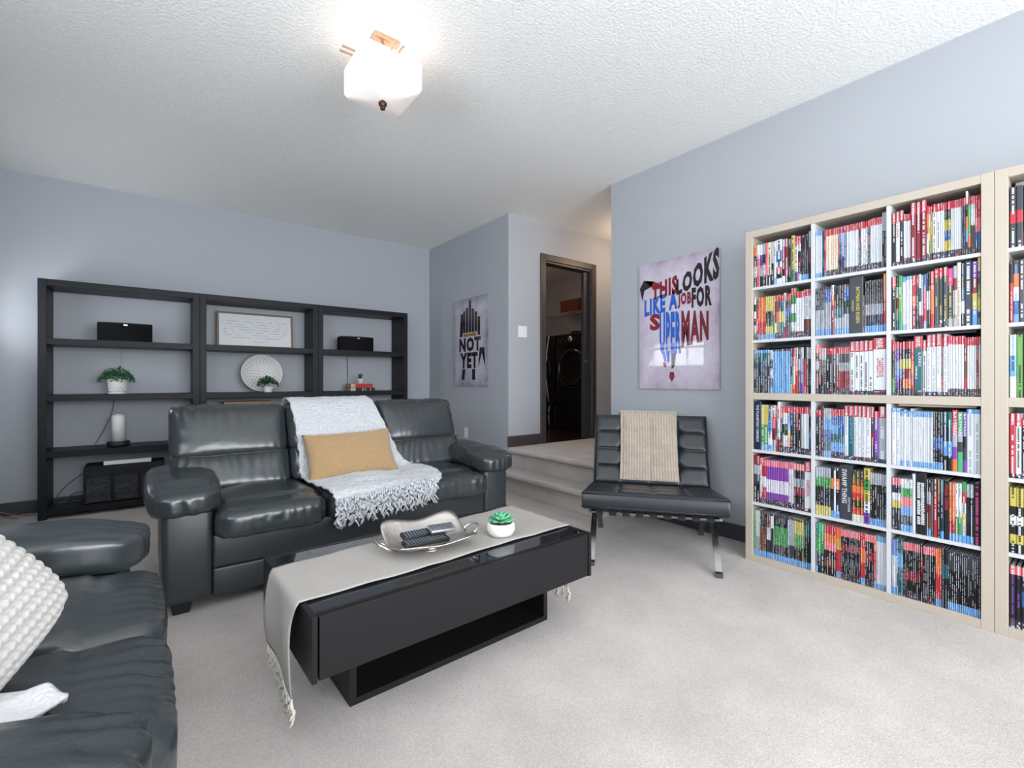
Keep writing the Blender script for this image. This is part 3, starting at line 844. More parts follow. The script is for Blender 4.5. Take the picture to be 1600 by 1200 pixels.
# speakers
def speaker(label, x0, x1, z):
    t = thing('wireless_speaker', label, 'speaker', ((x0+x1)/2, 5.19, z)); w = (x1-x0)/2
    bm = bmesh.new(); pr = []
    for i in range(13):
        a = -1+2*i/12; pr.append((a*w, -.085-.035*(1-a*a)))
    pr += [(w*.93, .07), (w*.55, .095), (-w*.55, .095), (-w*.93, .07)]
    def prism(bm, pr, z0, z1):
        a = [bm.verts.new((x, y, z0)) for x, y in pr]; b = [bm.verts.new((x, y, z1)) for x, y in pr]; n = len(pr)
        for i in range(n): bm.faces.new((a[i], a[(i+1) % n], b[(i+1) % n], b[i]))
        bm.faces.new(a[::-1]); bm.faces.new(b)
    prism(bm, pr, .004, .148); obj('speaker_grille', bm, M['grille'], t)
    bm = bmesh.new(); prism(bm, [(x*.985, y*.985) for x, y in pr], .148, .155); obj('top_plate', bm, M['black'], t)
    bm = bmesh.new(); prism(bm, [(x*.95, y*.95) for x, y in pr], 0, .004); obj('base_foot', bm, M['black'], t)
    B('badge', -.012, .014, -.1225, -.1195, .130, .140, M['silver'], t)
speaker('wide black wireless speaker on the shelf nearest the window', -.33, .03, SZ[0])
speaker('wide black wireless speaker on the shelf above the red book', 1.632, 1.995, SZ[0])
for nm, pts, m, lab in (('speaker_cable', [(-.18, 5.395, 1.357), (-.185, 5.396, 1.25), (-.20, 5.392, 1.15), (-.20, 5.395, 1.0)], 'palecable', 'pale cable hanging down the wall behind the bushy plant'),
                   ('speaker_cable', [(-.235, 5.395, .915), (-.25, 5.396, .8), (-.30, 5.395, .66), (-.36, 5.395, .53)], 'cable', 'grey cable on the wall beside the white candle'),
                   ('speaker_cable', [(1.80, 5.395, 1.357), (1.805, 5.396, 1.2), (1.80, 5.395, 1.05), (1.80, 5.395, .97)], 'cable', 'thin cable hanging behind the small plant and books'),
                   ('speaker_cable', [(-.60, 5.385, .10), (-.585, 5.385, .14), (-.52, 5.385, .22), (-.40, 5.385, .32)], 'cable', 'dark cable looping up beside the storage bin')):
    tag(curve_obj(nm, pts, .0035, M[m]), lab, 'cable')
tag(curve_obj('power_cable', [(-.62, 5.33, .083), (-.55, 5.30, .085), (-.50, 5.33, .13), (-.44, 5.35, .14), (-.40, 5.33, .10), (-.45, 5.28, .084), (-.58, 5.26, .084)], .004, M['cable']), 'coiled grey cable on the bottom shelf beside the bin', 'cable')
tag(curve_obj('power_cable', [(-.98, 5.36, .075), (-.90, 5.33, .045), (-.82, 5.30, .02), (-.74, 5.30, .006), (-.72, 5.33, .006)], .004, M['beigecable']), 'beige cable drooping to the floor by the baseboard', 'cable')
tag(curve_obj('power_cable', [(-.99, 5.30, .006), (-.93, 5.31, .03), (-.87, 5.30, .012), (-.80, 5.22, .006)], .004, M['beigecable']), 'short beige cable curled on the floor beside the other', 'cable')
# framed text
fr = thing('framed_print', 'oak-framed white print of small typed lines on the middle unit', 'picture', (.862, 5.30, SZ[0]+.001))
fr.rotation_euler = (radians(-7), 0, 0)
for a in ((-.34, -.322, 0, .36), (.322, .34, 0, .36)): B('frame_side', a[0], a[1], -.012, .012, a[2], a[3]-.028, M['frame'], fr)
B('frame_top', -.34, .34, -.012, .012, .332, .35, M['frame'], fr); B('frame_bottom', -.322, .322, -.012, .012, 0, .018, M['frame'], fr)
B('paper', -.322, .322, -.004, .002, .018, .332, M['paper'], fr)
def strips(parent, rects, col, tcol, name='printed_lines', y=-.0046):
    me = bpy.data.meshes.new(name); V, F, UV = [], [], []
    for k, (x0, x1, z0, z1) in enumerate(rects):
        b = len(V); V += [(x0, y, z0), (x1, y, z0), (x1, y, z1), (x0, y, z1)]; F.append((b, b+1, b+2, b+3))
        o = 3.37*k; q = 2.4
        UV += [(0, x0*q+o), (0, x1*q+o), (1, x1*q+o), (1, x0*q+o)]
    me.from_pydata(V, [], F); uv = me.uv_layers.new(name='UVMap')
    c = me.attributes.new('col', 'FLOAT_COLOR', 'FACE'); t = me.attributes.new('tcol', 'FLOAT_COLOR', 'FACE')
    for i in range(len(F)): c.data[i].color = col; t.data[i].color = tcol
    for i, u in enumerate(UV): uv.data[i].uv = u
    return link(name, me, M['print'], parent)
pc = srgb(226, 228, 230)
strips(fr, [(-.03, .03, .285, .293)]+[(-.285+(.04 if k == 6 else 0), .285-(.06 if k == 6 else 0), .255-.027*k, .264-.027*k) for k in range(7)]+[(-.08, .10, .055, .063)], pc, srgb(120, 126, 134))
# pierced round bowl leaning on the wall
rb = thing('round_bowl', 'white pierced round bowl leaning behind the small plant', 'bowl', (.905, 5.225, SZ[1]+.005)); rb.rotation_euler = (radians(-9), 0, 0)
bm = bmesh.new()
pr = [(.001, .060), (.06, .058), (.11, .048), (.15, .030), (.178, .006), (.186, 0), (.188, .003), (.180, .012), (.152, .037), (.11, .056), (.06, .067), (.001, .069)]
lathe(bm, pr, seg=48, cap=False)
bmesh.ops.rotate(bm, verts=bm.verts, cent=(0, 0, 0), matrix=Matrix.Rotation(radians(-90), 3, 'X')); bmesh.ops.translate(bm, verts=bm.verts, vec=(0, 0, .188))
obj('bowl_shell', bm, M['ceramic'], rb, True)
bm = bmesh.new()
for ring, (r, n) in enumerate(((.03, 6), (.055, 11), (.08, 16), (.105, 21), (.128, 26), (.150, 30), (.168, 34))):
    d = .060-(.060)*(r/.186)**3.0
    for i in range(n):
        a = 2*pi*(i+.5*(ring % 2))/n
        c = Vector((r*cos(a), d-.0035, .188+r*sin(a)))
        m4 = Matrix.Translation(c) @ Matrix.Rotation(a, 4, 'Y').inverted() @ Matrix.Rotation(radians(90), 4, 'X')
        bmesh.ops.create_cone(bm, cap_ends=True, segments=6, radius1=.0042, radius2=.0042, depth=.003, matrix=m4)
o = obj('pierced_holes', bm, M['cable'], rb); o['kind'] = 'stuff'
# plants
def tuft_plant(root, c, R, H, n, m, L, wd, seed, dome=1.0):
    rnd = random.Random(seed); bm = bmesh.new()
    for i in range(n):
        a = rnd.uniform(0, 2*pi); r = R*sqrt(rnd.random()); z = H*sqrt(max(0, 1-(r/R)**2))*rnd.uniform(.35, 1)
        p = Vector((c[0]+r*cos(a), c[1]+r*sin(a)*.8, c[2]+z-.25*H*(r/R)**3))
        yaw = a+rnd.uniform(-.8, .8); pt = rnd.uniform(-.3, 1.2)
        R3 = Matrix.Rotation(yaw, 3, 'Z') @ Matrix.Rotation(-pt, 3, 'Y')
        l, w = L*rnd.uniform(.7, 1.3), wd*rnd.uniform(.7, 1.3)
        q = [Vector((0, 0, 0)), Vector((l*.5, -w/2, .1*l)), Vector((l, 0, 0)), Vector((l*.5, w/2, .1*l))]
        v = [bm.verts.new(p+R3 @ x) for x in q]; bm.faces.new(v)
    o = obj('foliage', bm, m, root, False, keep=True); return o
pl = thing('potted_plant', 'bushy green plant in a dimpled white pot on the window-side shelf unit', 'plant', (-.205, 5.19, SZ[1]))
bm = bmesh.new(); seg = 40; lathe(bm, [(.058, 0), (.062, .004), (.062, .012), (.058, .015)], seg=seg); obj('saucer', bm, M['ceramic'], pl, True)
bm = bmesh.new()
lathe(bm, [(.050, .015), (.056, .03), (.061, .06), (.063, .09), (.065, .125), (.060, .125), (.056, .11)], seg=seg); obj('pot', bm, M['ceramic'], pl, True)
bm = bmesh.new()
for r_ in range(6):
    for i in range(20):
        a = 2*pi*(i+.5*(r_ % 2))/20; z = .03+.016*r_; rr = .056+.0075*(r_/5)+.0005
        bmesh.ops.create_uvsphere(bm, u_segments=6, v_segments=4, radius=.0058, matrix=Matrix.Translation((rr*cos(a), rr*sin(a), z)))
kb = obj('pot_knobs', bm, M['ceramic'], pl, True); kb['kind'] = 'stuff'
tuft_plant(pl, (-.005, 0, .115), .118, .105, 900, M['leaf'], .020, .012, 3)
pl = thing('potted_plant', 'small dark leafy plant in a white pot before the round bowl', 'plant', (.93, 5.10, SZ[1]))
bm = bmesh.new(); lathe(bm, [(.034, 0), (.036, .004), (.037, .065), (.034, .065), (.032, .055)], seg=28); obj('pot', bm, M['ceramic'], pl, True)
tuft_plant(pl, (.0, 0, .065), .085, .085, 300, M['leafdark'], .032, .016, 5)
# small stack of books with plant
def flatbook(label, x0, x1, y0, y1, z0, z1, cm, bands=()):
    t = thing('book', label, 'book', ((x0+x1)/2, (y0+y1)/2, z0)); w, d, h = (x1-x0)/2, (y1-y0)/2, z1-z0
    bm = bmesh.new(); box(bm, -w, w, -d, d, 0, .003); box(bm, -w, w, -d, d, h-.003, h); box(bm, -w, w, -d, -d+.003, .003, h-.003); obj('cover', bm, cm, t)
    B('page_block', -w+.002, w-.003, -d+.003, d-.004, .003, h-.003, M['creambook'], t)
    for a, b in bands: B('spine_band', -w+2*w*a, -w+2*w*b, -d-.0012, -d, .002, h-.002, M['creambook'], t)
flatbook('black book with cream bands at the bottom of the small stack', 1.735, 2.005, 5.09, 5.29, SZ[1], SZ[1]+.036, M['darkbook'], ((0, .20), (.48, .52), (.6, .63), (.8, .83)))
flatbook('red cloth book beneath the small spiky plant', 1.74, 1.985, 5.10, 5.28, SZ[1]+.0365, SZ[1]+.079, M['redbook'], ((0, .20),))
pl = thing('potted_plant', 'tiny spiky plant in a white pot on the red book', 'plant', (1.868, 5.17, SZ[1]+.0795))
bm = bmesh.new(); lathe(bm, [(.024, 0), (.030, .05), (.032, .055), (.028, .055), (.024, .045)], seg=24); obj('pot', bm, M['ceramic'], pl, True)
bm = bmesh.new()
rnd = random.Random(2)
for i in range(16): leaf_pad(bm, (0, 0, .048), 2*pi*i/16*2.4, rnd.uniform(.5, 1.4), rnd.uniform(.05, .075), .007, .002)
obj('leaves', bm, M['leafdark'], pl, True)
# candle
cd = thing('pillar_candle', 'white pillar candle on a round black holder in the window-side unit', 'candle', (-.198, 5.17, SZ[2]))
bm = bmesh.new(); lathe(bm, [(.074, 0), (.078, .006), (.078, .036), (.072, .042), (.046, .042), (.044, .034)], seg=36); obj('candle_holder', bm, M['black'], cd, True)
bm = bmesh.new(); lathe(bm, [(.0455, .036), (.0455, .252), (.043, .257), (.012, .270), (.004, .272)], seg=32); obj('candle_wax', bm, M['wax'], cd, True)
bm = bmesh.new(); cyl(bm, (0, 0, .277), .0015, .012, 6); obj('wick', bm, M['black'], cd)
# wooden crate behind the sofa
cr = thing('wooden_crate', 'open-fronted tan wooden crate in the middle unit behind the sofa', 'box', (.762, 5.20, SZ[2]))
for x in (-.205, .190): B('side_board', x, x+.015, -.11, .11, 0, .352, M['crate'], cr)
B('top_board', -.19, .19, -.11, .11, .337, .352, M['crate'], cr); B('bottom_board', -.19, .19, -.11, .11, 0, .015, M['crate'], cr)
B('back_board', -.19, .19, .098, .11, .015, .337, M['crate'], cr)
# storage bin
sb = thing('storage_bin', 'black fabric bin with three pockets at the bottom of the shelf unit', 'bin', (-.148, 5.20, .081))
bm = bmesh.new(); box(bm, -.262, .262, -.135, .14, 0, .30, .01, 2)
obj('bin_body', bm, M['blackfabric'], sb, True)
for k in range(3):
    x = -.255+.175*k
    B('pocket', x+.008, x+.160, -.146, -.1355, .012, .245, M['pocket'], sb, .004, 2)
    B('pocket_hem', x+.010, x+.158, -.150, -.1465, .215, .243, M['blackfabric'], sb)
bm = bmesh.new(); box(bm, -.14, .17, -.13, -.07, .303, .335, .004, 2)
gb = obj('grey_box', bm, M['silver']); gb.location += Vector((-.148, 5.20, .081)); gb.data.materials[0] = M['white']; tag(gb, 'slim pale grey box lying on the storage bin', 'box')

# ------------------------------------------------------------------ wall fittings, posters
def plate(name, label, cat, kind, loc, rz):
    t = thing(name, label, cat, loc, rz)
    if kind == 'switch':
        B('cover_plate', -.058, .058, -.006, 0, -.058, .058, M['white'], t, .002, 1)
        for x in (-.024, .024): B('rocker', x-.016, x+.016, -.009, -.006, -.033, .033, M['white'], t, .001, 1)
    else:
        B('cover_plate', -.035, .035, -.005, 0, -.057, .057, M['white'], t, .002, 1)
        for z in (-.02, .02): B('socket', -.016, .016, -.0065, -.005, z-.014, z+.014, M['paper'], t)
plate('light_switch', 'white double light switch on the wall beside the laundry door', 'switch', 'switch', (3.035, YD, 1.58), 0)
plate('wall_outlet', 'white wall outlet low on the wall behind the sofa arm', 'outlet', 'outlet', (XC, 4.53, .487), -radians(90))

def poster_mat(name, c1, c2, c3, vig):
    m = bpy.data.materials.new(name); m.use_nodes = True; nt = m.node_tree; b = nt.nodes['Principled BSDF']
    N = nt.nodes.new; L = nt.links.new
    tc = N('ShaderNodeTexCoord'); n = N('ShaderNodeTexNoise'); n.inputs['Scale'].default_value = 4.5; n.inputs['Detail'].default_value = 8; n.inputs['Roughness'].default_value = .65
    L(tc.outputs['Object'], n.inputs['Vector'])
    # printed dark mottled border of the artwork, in the poster's own coordinates
    g = N('ShaderNodeSeparateXYZ'); L(tc.outputs['Generated'], g.inputs[0])
    def mth(op, x, y=None):
        q = N('ShaderNodeMath'); q.operation = op
        for i, v in enumerate((x, y)):
            if v is None: continue
            if isinstance(v, (int, float)): q.inputs[i].default_value = v
            else: L(v, q.inputs[i])
        return q.outputs[0]
    dx = mth('ABSOLUTE', mth('SUBTRACT', g.outputs[0], .5)); dz = mth('ABSOLUTE', mth('SUBTRACT', g.outputs[2], .5))
    e = mth('POWER', mth('MULTIPLY', mth('MAXIMUM', dx, dz), 2.0), 5.0)
    f = mth('ADD', mth('MULTIPLY', e, vig), mth('MULTIPLY', mth('SUBTRACT', n.outputs['Fac'], .5), 1.1))
    r = N('ShaderNodeValToRGB'); L(f, r.inputs[0])
    r.color_ramp.elements[0].position = -.0; r.color_ramp.elements[0].color = c1
    r.color_ramp.elements[1].position = .8; r.color_ramp.elements[1].color = c3
    k = r.color_ramp.elements.new(.3); k.color = c2
    L(r.outputs[0], b.inputs['Base Color']); b.inputs['Roughness'].default_value = .6
    b.inputs['Coat Weight'].default_value = 1; b.inputs['Coat Roughness'].default_value = .015
    return m
M['poster1'] = poster_mat('poster_print_mauve', srgb(208, 202, 216), srgb(186, 172, 192), srgb(104, 76, 100), .36)
M['poster2'] = poster_mat('poster_print_grey', srgb(192, 190, 202), srgb(156, 152, 170), srgb(76, 70, 86), .4)
INK = {k: mat('ink_'+k, c, .35, coat=.6) for k, c in dict(red=srgb(128, 20, 38), blue=srgb(28, 92, 196), black=srgb(22, 16, 24), white=srgb(214, 208, 222), amber=srgb(172, 112, 62), maroon=srgb(40, 20, 30), maroon2=srgb(112, 16, 36)).items()}
def poster(label, loc, rz, w, h, m):
    t = thing('wall_poster', label, 'poster', loc, rz)
    B('poster_panel', -w/2, w/2, -.012, 0, 0, h, m, t); B('mount_block', -w/4, w/4, 0, .004, h*.3, h*.7, M['poster_edge'], t)
    t.location = Vector(loc)+Vector((cos(rz-pi/2), sin(rz-pi/2), 0))*.004
    return t
def words_on(t, items, y=-.0135):
    for s, ink, x0, z0, w, h, warp in items:
        bm = bmesh.new(); letter(bm, s, (x0, y, z0), (1, 0, 0), (0, 0, 1), w, h, .055, warp)
        obj('lettering', bm, INK[ink], t, keep=True)
arch = lambda a, b=0: (lambda x, y: (x, y*(1-.0)+a*(4*(x-.5)**2)+b*(x-.5)))
# facing -x (poster on right wall): rz=-90deg ; local x -> -y
p1 = poster('glossy mauve poster of big red, blue and black lettering above the chair', (XB, 2.02, 1.012), -radians(90), .672, .985, M['poster1'])
def shapes(t, items, y=-.0132):
    for nm, ink, pts in items:
        bm = bmesh.new(); bm.faces.new([bm.verts.new((x, y, z)) for x, z in pts]); obj(nm, bm, INK[ink], t, keep=True)
grow = lambda a, b: (lambda x, y: (x, y*(1+a*x)+b*x))
words_on(p1, [
    ('THIS', 'red', -.215, .690, .225, .125, grow(.15, .2)), ('LOOKS', 'black', .0, .700, .335, .115, grow(1.0, .62)),
    ('LIKE A', 'blue', -.285, .570, .295, .13, grow(.1, .25)), ('JOB', 'red', .012, .600, .11, .115, None), ('FOR', 'black', .125, .590, .155, .15, None),
    ('S', 'red', -.235, .455, .095, .13, None), ('UPER', 'blue', -.145, .270, .185, .32, grow(-.0, -.03)), ('MAN', 'maroon2', .042, .310, .215, .275, grow(-.25, .15))])
shapes(p1, [('painted_sweep', 'black', [(-.33, .80), (-.305, .70), (-.285, .78), (-.22, .80), (-.20, .84), (-.29, .86)]), ('painted_sweep', 'red', [(-.285, .855), (-.20, .84), (-.09, .78), (-.20, .77), (-.22, .80)]),
    ('painted_bar', 'blue', [(-.125, .29), (-.10, .29), (-.085, .215), (-.10, .20)]), ('painted_bar', 'blue', [(-.09, .29), (-.06, .29), (-.06, .21), (-.078, .20)]),
    ('painted_bar', 'black', [(-.045, .29), (.0, .29), (-.015, .17), (-.04, .15)]), ('painted_bar', 'red', [(-.115, .205), (-.085, .20), (-.085, .165), (-.11, .17)]),
    ('painted_tip', 'red', [(-.055, .13), (-.02, .13), (-.015, .09), (-.038, .055), (-.06, .09)])])
p2 = poster('mottled grey poster with tall dark block lettering beside the shelves', (XC, 4.43, 1.018), -radians(90), .70, .985, M['poster2'])
words_on(p2, [('NOT', 'maroon', -.22, .385, .44, .16, None), ('YET', 'black', -.20, .20, .36, .175, None)])
def bar(x0, x1, z0, z1, s0=0): return [(x0, z0), (x1, z0), (x1+s0, z1), (x0+s0, z1)]
shapes(p2, [('painted_bar', 'black', bar(-.21, -.15, .56, .82, .02)), ('painted_bar', 'maroon', bar(-.14, -.09, .60, .85)), ('painted_bar', 'black', bar(-.08, -.03, .60, .88)), ('painted_bar', 'maroon', bar(-.02, .03, .60, .96)),
    ('painted_bar', 'black', bar(.04, .09, .60, .86)), ('painted_bar', 'maroon', bar(.10, .15, .60, .82)), ('painted_bar', 'black', bar(.16, .21, .56, .76)), ('painted_bar', 'amber', bar(-.13, .13, .555, .59)),
    ('painted_bar', 'black', bar(-.17, -.11, .07, .19, .02)), ('painted_bar', 'black', bar(.05, .11, .07, .19)), ('painted_wedge', 'black', [(.17, .20), (.24, .36), (.31, .20), (.29, .42), (.20, .42)])])

# ------------------------------------------------------------------ ceiling light
cl = thing('ceiling_light', 'square frosted glass ceiling light with nickel bars', 'ceiling light', (.925, 2.245, CZ))
B('canopy', -.065, .065, -.065, .065, -.022, 0, M['nickel'], cl, .003, 1)
bm = bmesh.new(); cyl(bm, (0, 0, -.14), .006, .25, 12); obj('stem', bm, M['nickel'], cl, True)
for dy in (-.018, .018):
    B('cross_bar', -.205, .205, dy-.004, dy+.004, -.118, -.110, M['nickel'], cl)
for dx in (-.018, .018):
    B('cross_bar', dx-.004, dx+.004, -.205, .205, -.130, -.122, M['nickel'], cl)
B('bar_plate', -.065, .065, -.06, .06, -.112, -.106, M['nickel'], cl, .002, 1)
bm = bmesh.new()
def sq(r, z, rc=.18, seg=8):
    out = []
    for q in range(4):
        a0 = q*pi/2
        for i in range(seg):
            a = a0+pi/2*i/(seg-1)
            cx = r*(1-rc)*(1 if cos(a0+pi/4) > 0 else -1); cy = r*(1-rc)*(1 if sin(a0+pi/4) > 0 else -1)
            out.append((cx+r*rc*cos(a), cy+r*rc*sin(a), z))
    return out
rings = [sq(.146, -.118), sq(.150, -.135), sq(.150, -.245), sq(.140, -.264), sq(.06, -.284, .5), sq(.012, -.290, .9)]
vr = [[bm.verts.new(p) for p in r] for r in rings]
for a, b in zip(vr, vr[1:]):
    for i in range(len(a)): bm.faces.new((a[i], a[(i+1) % len(a)], b[(i+1) % len(a)], b[i]))
bm.faces.new(vr[-1])
o = obj('glass_shade', bm, M['shade'], cl, True); md = o.modifiers.new('t', 'SOLIDIFY'); md.thickness = .004
bm = bmesh.new(); lathe(bm, [(.004, -.338), (.013, -.332), (.013, -.322), (.010, -.319), (.020, -.313), (.021, -.302), (.008, -.288)], seg=20); obj('finial', bm, M['bronze'], cl, True)

# ------------------------------------------------------------------ laundry machines and shelf
def machine(label, y0, y1, knob):
    t = thing('laundry_machine', label, 'washing machine', (4.93, (y0+y1)/2, LZ), 0, 'dark laundry machines on drawer pedestals')
    w = (y1-y0)/2-.004; X0, X1 = -.37, .37
    B('pedestal', X0+.01, X1, -w, w, .005, .335, M['appliance'], t, .004, 1)
    B('pedestal_drawer', X0-.004, X0+.009, -w+.004, w-.004, .02, .325, M['appliance'], t, .004, 1)
    B('machine_body', X0, X1, -w, w, .34, 1.315, M['appliance'], t, .010, 2)
    B('control_panel', X0-.012, X0-.0005, -w+.004, w-.004, 1.15, 1.305, M['appliance'], t, .004, 1)
    B('front_panel', X0-.008, X0-.0005, -w+.004, w-.004, .55, 1.14, M['applianceglass'], t, .002, 1)
    bm = bmesh.new(); pr = [(.255, 0), (.262, .010), (.255, .022), (.222, .030), (.215, .024), (.16, .012), (.05, .006), (.002, .005)]
    lathe(bm, pr, seg=48, cap=False); bmesh.ops.rotate(bm, verts=bm.verts, cent=(0, 0, 0), matrix=Matrix.Rotation(-pi/2, 3, 'Y')); bmesh.ops.translate(bm, verts=bm.verts, vec=(X0-.008, 0, .84))
    d = obj('porthole_door', bm, M['applianceglass'], t, True)
    bm = bmesh.new(); tube(bm, [(-.395, .262*cos(a), .84+.262*sin(a)) for a in [2*pi*i/48 for i in range(48)]], .0022, 6, closed=True); rg = obj('door_ring', bm, M['silver'], t, True); 
    bm = bmesh.new(); box(bm, -.412, -.38, .225, .25, .78, .90, .006, 2); obj('door_handle', bm, M['silver'], t, True)
    bm = bmesh.new(); cyl(bm, (X0-.028, knob, 1.235), .042, .032, 28, axis='X'); obj('dial', bm, M['silver'], t, True)
    for k in range(4):
        bm = bmesh.new(); cyl(bm, (X0-.015, knob+.12+.045*k, 1.21+.03*(k % 2)), .008, .008, 12, axis='X'); obj('control_button', bm, M['silver'], t)
    return t
machine('dark front-loading machine nearest the laundry door', 4.19, 4.865, .02)
m2 = machine('dark front-loading machine with a tall bowed silver bar', 4.88, 5.555, .0)
bm = bmesh.new(); tube(bm, [(-.44-.05*sin(pi*i/14), -.285+.015*sin(pi*i/14), .36+(1.30-.36)*i/14) for i in range(15)], .012, 10); obj('bowed_handle', bm, M['silver'], m2, True)
bm = bmesh.new(); tube(bm, [(-.43-.012*sin(pi*i/6), -.28, .035+.29*i/6) for i in range(7)], .012, 10); obj('lower_handle', bm, M['silver'], m2, True)
for z in (.012, .325, .355): B('handle_mount', -.445, -.374, -.30, -.26, z-.006, z+.010, M['black'], m2)
bm = bmesh.new(); superbox(bm, (0, 0, 0), (.06, .045, .025), 3, 10); tube(bm, [(0, -.04, 0), (0, -.1, .004), (0, -.16, 0)], .012, 8); superbox(bm, (0, -.17, 0), (.035, .035, .022), 3, 8)
o = obj('barcode_scanner', bm, M['black'], None, True); o.name = 'hand_tool'; o.location = (4.72, 4.56, LZ+1.345); tag(o, 'small black hand tool lying on the nearer laundry machine', 'tool')
ws = thing('wire_shelf', 'white wire shelf on brackets above the laundry machines', 'shelf', (5.24, 4.9, 2.13))
bm = bmesh.new()
for x in (-.16, .0, .155): tube(bm, [(x, -.85, 0), (x, 1.0, 0)], .004, 6)
tube(bm, [(-.16, -.85, -.03), (-.16, 1.0, -.03)], .004, 6)
obj('shelf_rails', bm, M['wire'], ws, True)
bm = bmesh.new()
for i in range(74):
    y = -.85+.025*i; tube(bm, [(-.16, y, -.03), (-.16, y, .003), (.155, y, .003)], .0018, 4)
o = obj('shelf_wires', bm, M['wire'], ws)
for y in (-.45, .5):
    bm = bmesh.new(); tube(bm, [(-.15, y, -.01), (.155, y, -.30)], .006, 6); obj('bracket', bm, M['wire'], ws)
def basket(label, y0, y1, x0=5.09, x1=5.36, z0=2.140, h=.17):
    t = thing('wicker_basket', label, 'basket', ((x0+x1)/2, (y0+y1)/2, z0)); a, b = (x1-x0)/2, (y1-y0)/2
    bm = bmesh.new(); box(bm, -a, a, -b, b, 0, h, .012, 2); 
    obj('basket_body', bm, M['wicker'], t)
    bm = bmesh.new()
    for k in range(7):
        z = .018+.022*k; tube(bm, [(-a-.002, -b-.002, z), (a+.002, -b-.002, z), (a+.002, b+.002, z), (-a-.002, b+.002, z)], .0045, 5, closed=True)
    obj('woven_bands', bm, M['wicker'], t)
    bm = bmesh.new(); tube(bm, [(-a, -b, h), (a, -b, h), (a, b, h), (-a, b, h)], .010, 6, closed=True); obj('basket_rim', bm, M['wicker'], t)
basket('orange-brown wicker basket farther along the wire shelf', 4.93, 5.33)
basket('wicker basket on the wire shelf nearest the doorway', 4.50, 4.90)

# ------------------------------------------------------------------ comic bookcases
BX, BXE = 2.845, XB-.003          # front plane and back
BH, BT, BI = 1.966, .040, .016
ROWZ = [1.6285, 1.3155, 1.0025, .666, .353, .040]   # shelf tops, top row first
ROWN = ['top', 'second', 'third', 'fourth', 'fifth', 'bottom']
def bookcase(label, y0, y1):
    """y0 > y1; y0 is the end nearest the chair"""
    t = thing('bookcase', label, 'bookcase', (BX, (y0+y1)/2, 0))
    a0, a1 = y0-(y0+y1)/2, y1-(y0+y1)/2; D = BXE-BX
    for y in (a0-BT, a1): B('side_panel', 0, D, y, y+BT, 0, BH, M['beechwood'], t, .001, 1)
    i0, i1 = a1+BT, a0-BT
    for nm, z in (('bottom_panel', 0), ('middle_panel', .963), ('top_panel', BH-BT)):
        B(nm, 0.0005, D, i0, i1, z, z+BT-.0005, M['beechwood'], t, .001, 1)
    cw = (i0-i1); ww = (i1-i0-2*BI)/3; dv = []
    for k in (1, 2):
        y = i1-ww*k-BI*(k-1)
        for z0, z1 in ((BT, .9625), (.963+BT, BH-BT-.001)):
            B('divider', .003, D-.006, y-BI, y, z0, z1, M['whiteshelf'], t)
    for z in (ROWZ[0], ROWZ[1], ROWZ[3], ROWZ[4]):
        for k in range(3):
            y = i1-(ww+BI)*k
            B('cube_shelf', .004, D-.006, y-ww+.0005, y-.0005, z-BI, z, M['whiteshelf'], t)
    B('back_panel', D-.0055, D, i0, i1, BT, BH-BT-.001, M['whiteshelf'], t)
    return [((y0+y1)/2+i1-(ww+BI)*k, (y0+y1)/2+i1-(ww+BI)*k-ww) for k in range(3)]
CELLS1 = bookcase('pale wood cube bookcase packed with comic books, next to the chair', 1.372, .320)
CELLS2 = bookcase('pale wood cube bookcase farther from the chair, against the first one', .3185, -.7335)
PAL = dict(K=(16, 18, 23), W=(204, 209, 216), R=(176, 44, 58), B=(44, 84, 150), G=(60, 138, 74), Y=(186, 172, 84), O=(208, 110, 60), P=(112, 62, 158),
           M=(206, 62, 132), N=(24, 38, 62), T=(30, 88, 98), D=(52, 57, 64), S=(150, 158, 168), C=(214, 204, 184), L=(92, 148, 204), V=(124, 26, 44), H=(104, 62, 48),
           F=(214, 112, 122), E=(92, 150, 70), Q=(64, 168, 108))
CN = dict(K='black', W='white', R='red', B='blue', G='green', Y='yellow', O='orange', P='purple', M='pink', N='navy', T='teal', D='grey', S='pale grey', C='cream', L='pale blue', V='maroon', H='brown', F='rosy', E='lime', Q='green')
def pc_(k): return srgb(*PAL[k])
rb_ = random.Random(21)
ART = 'KWRBNTSHVD'
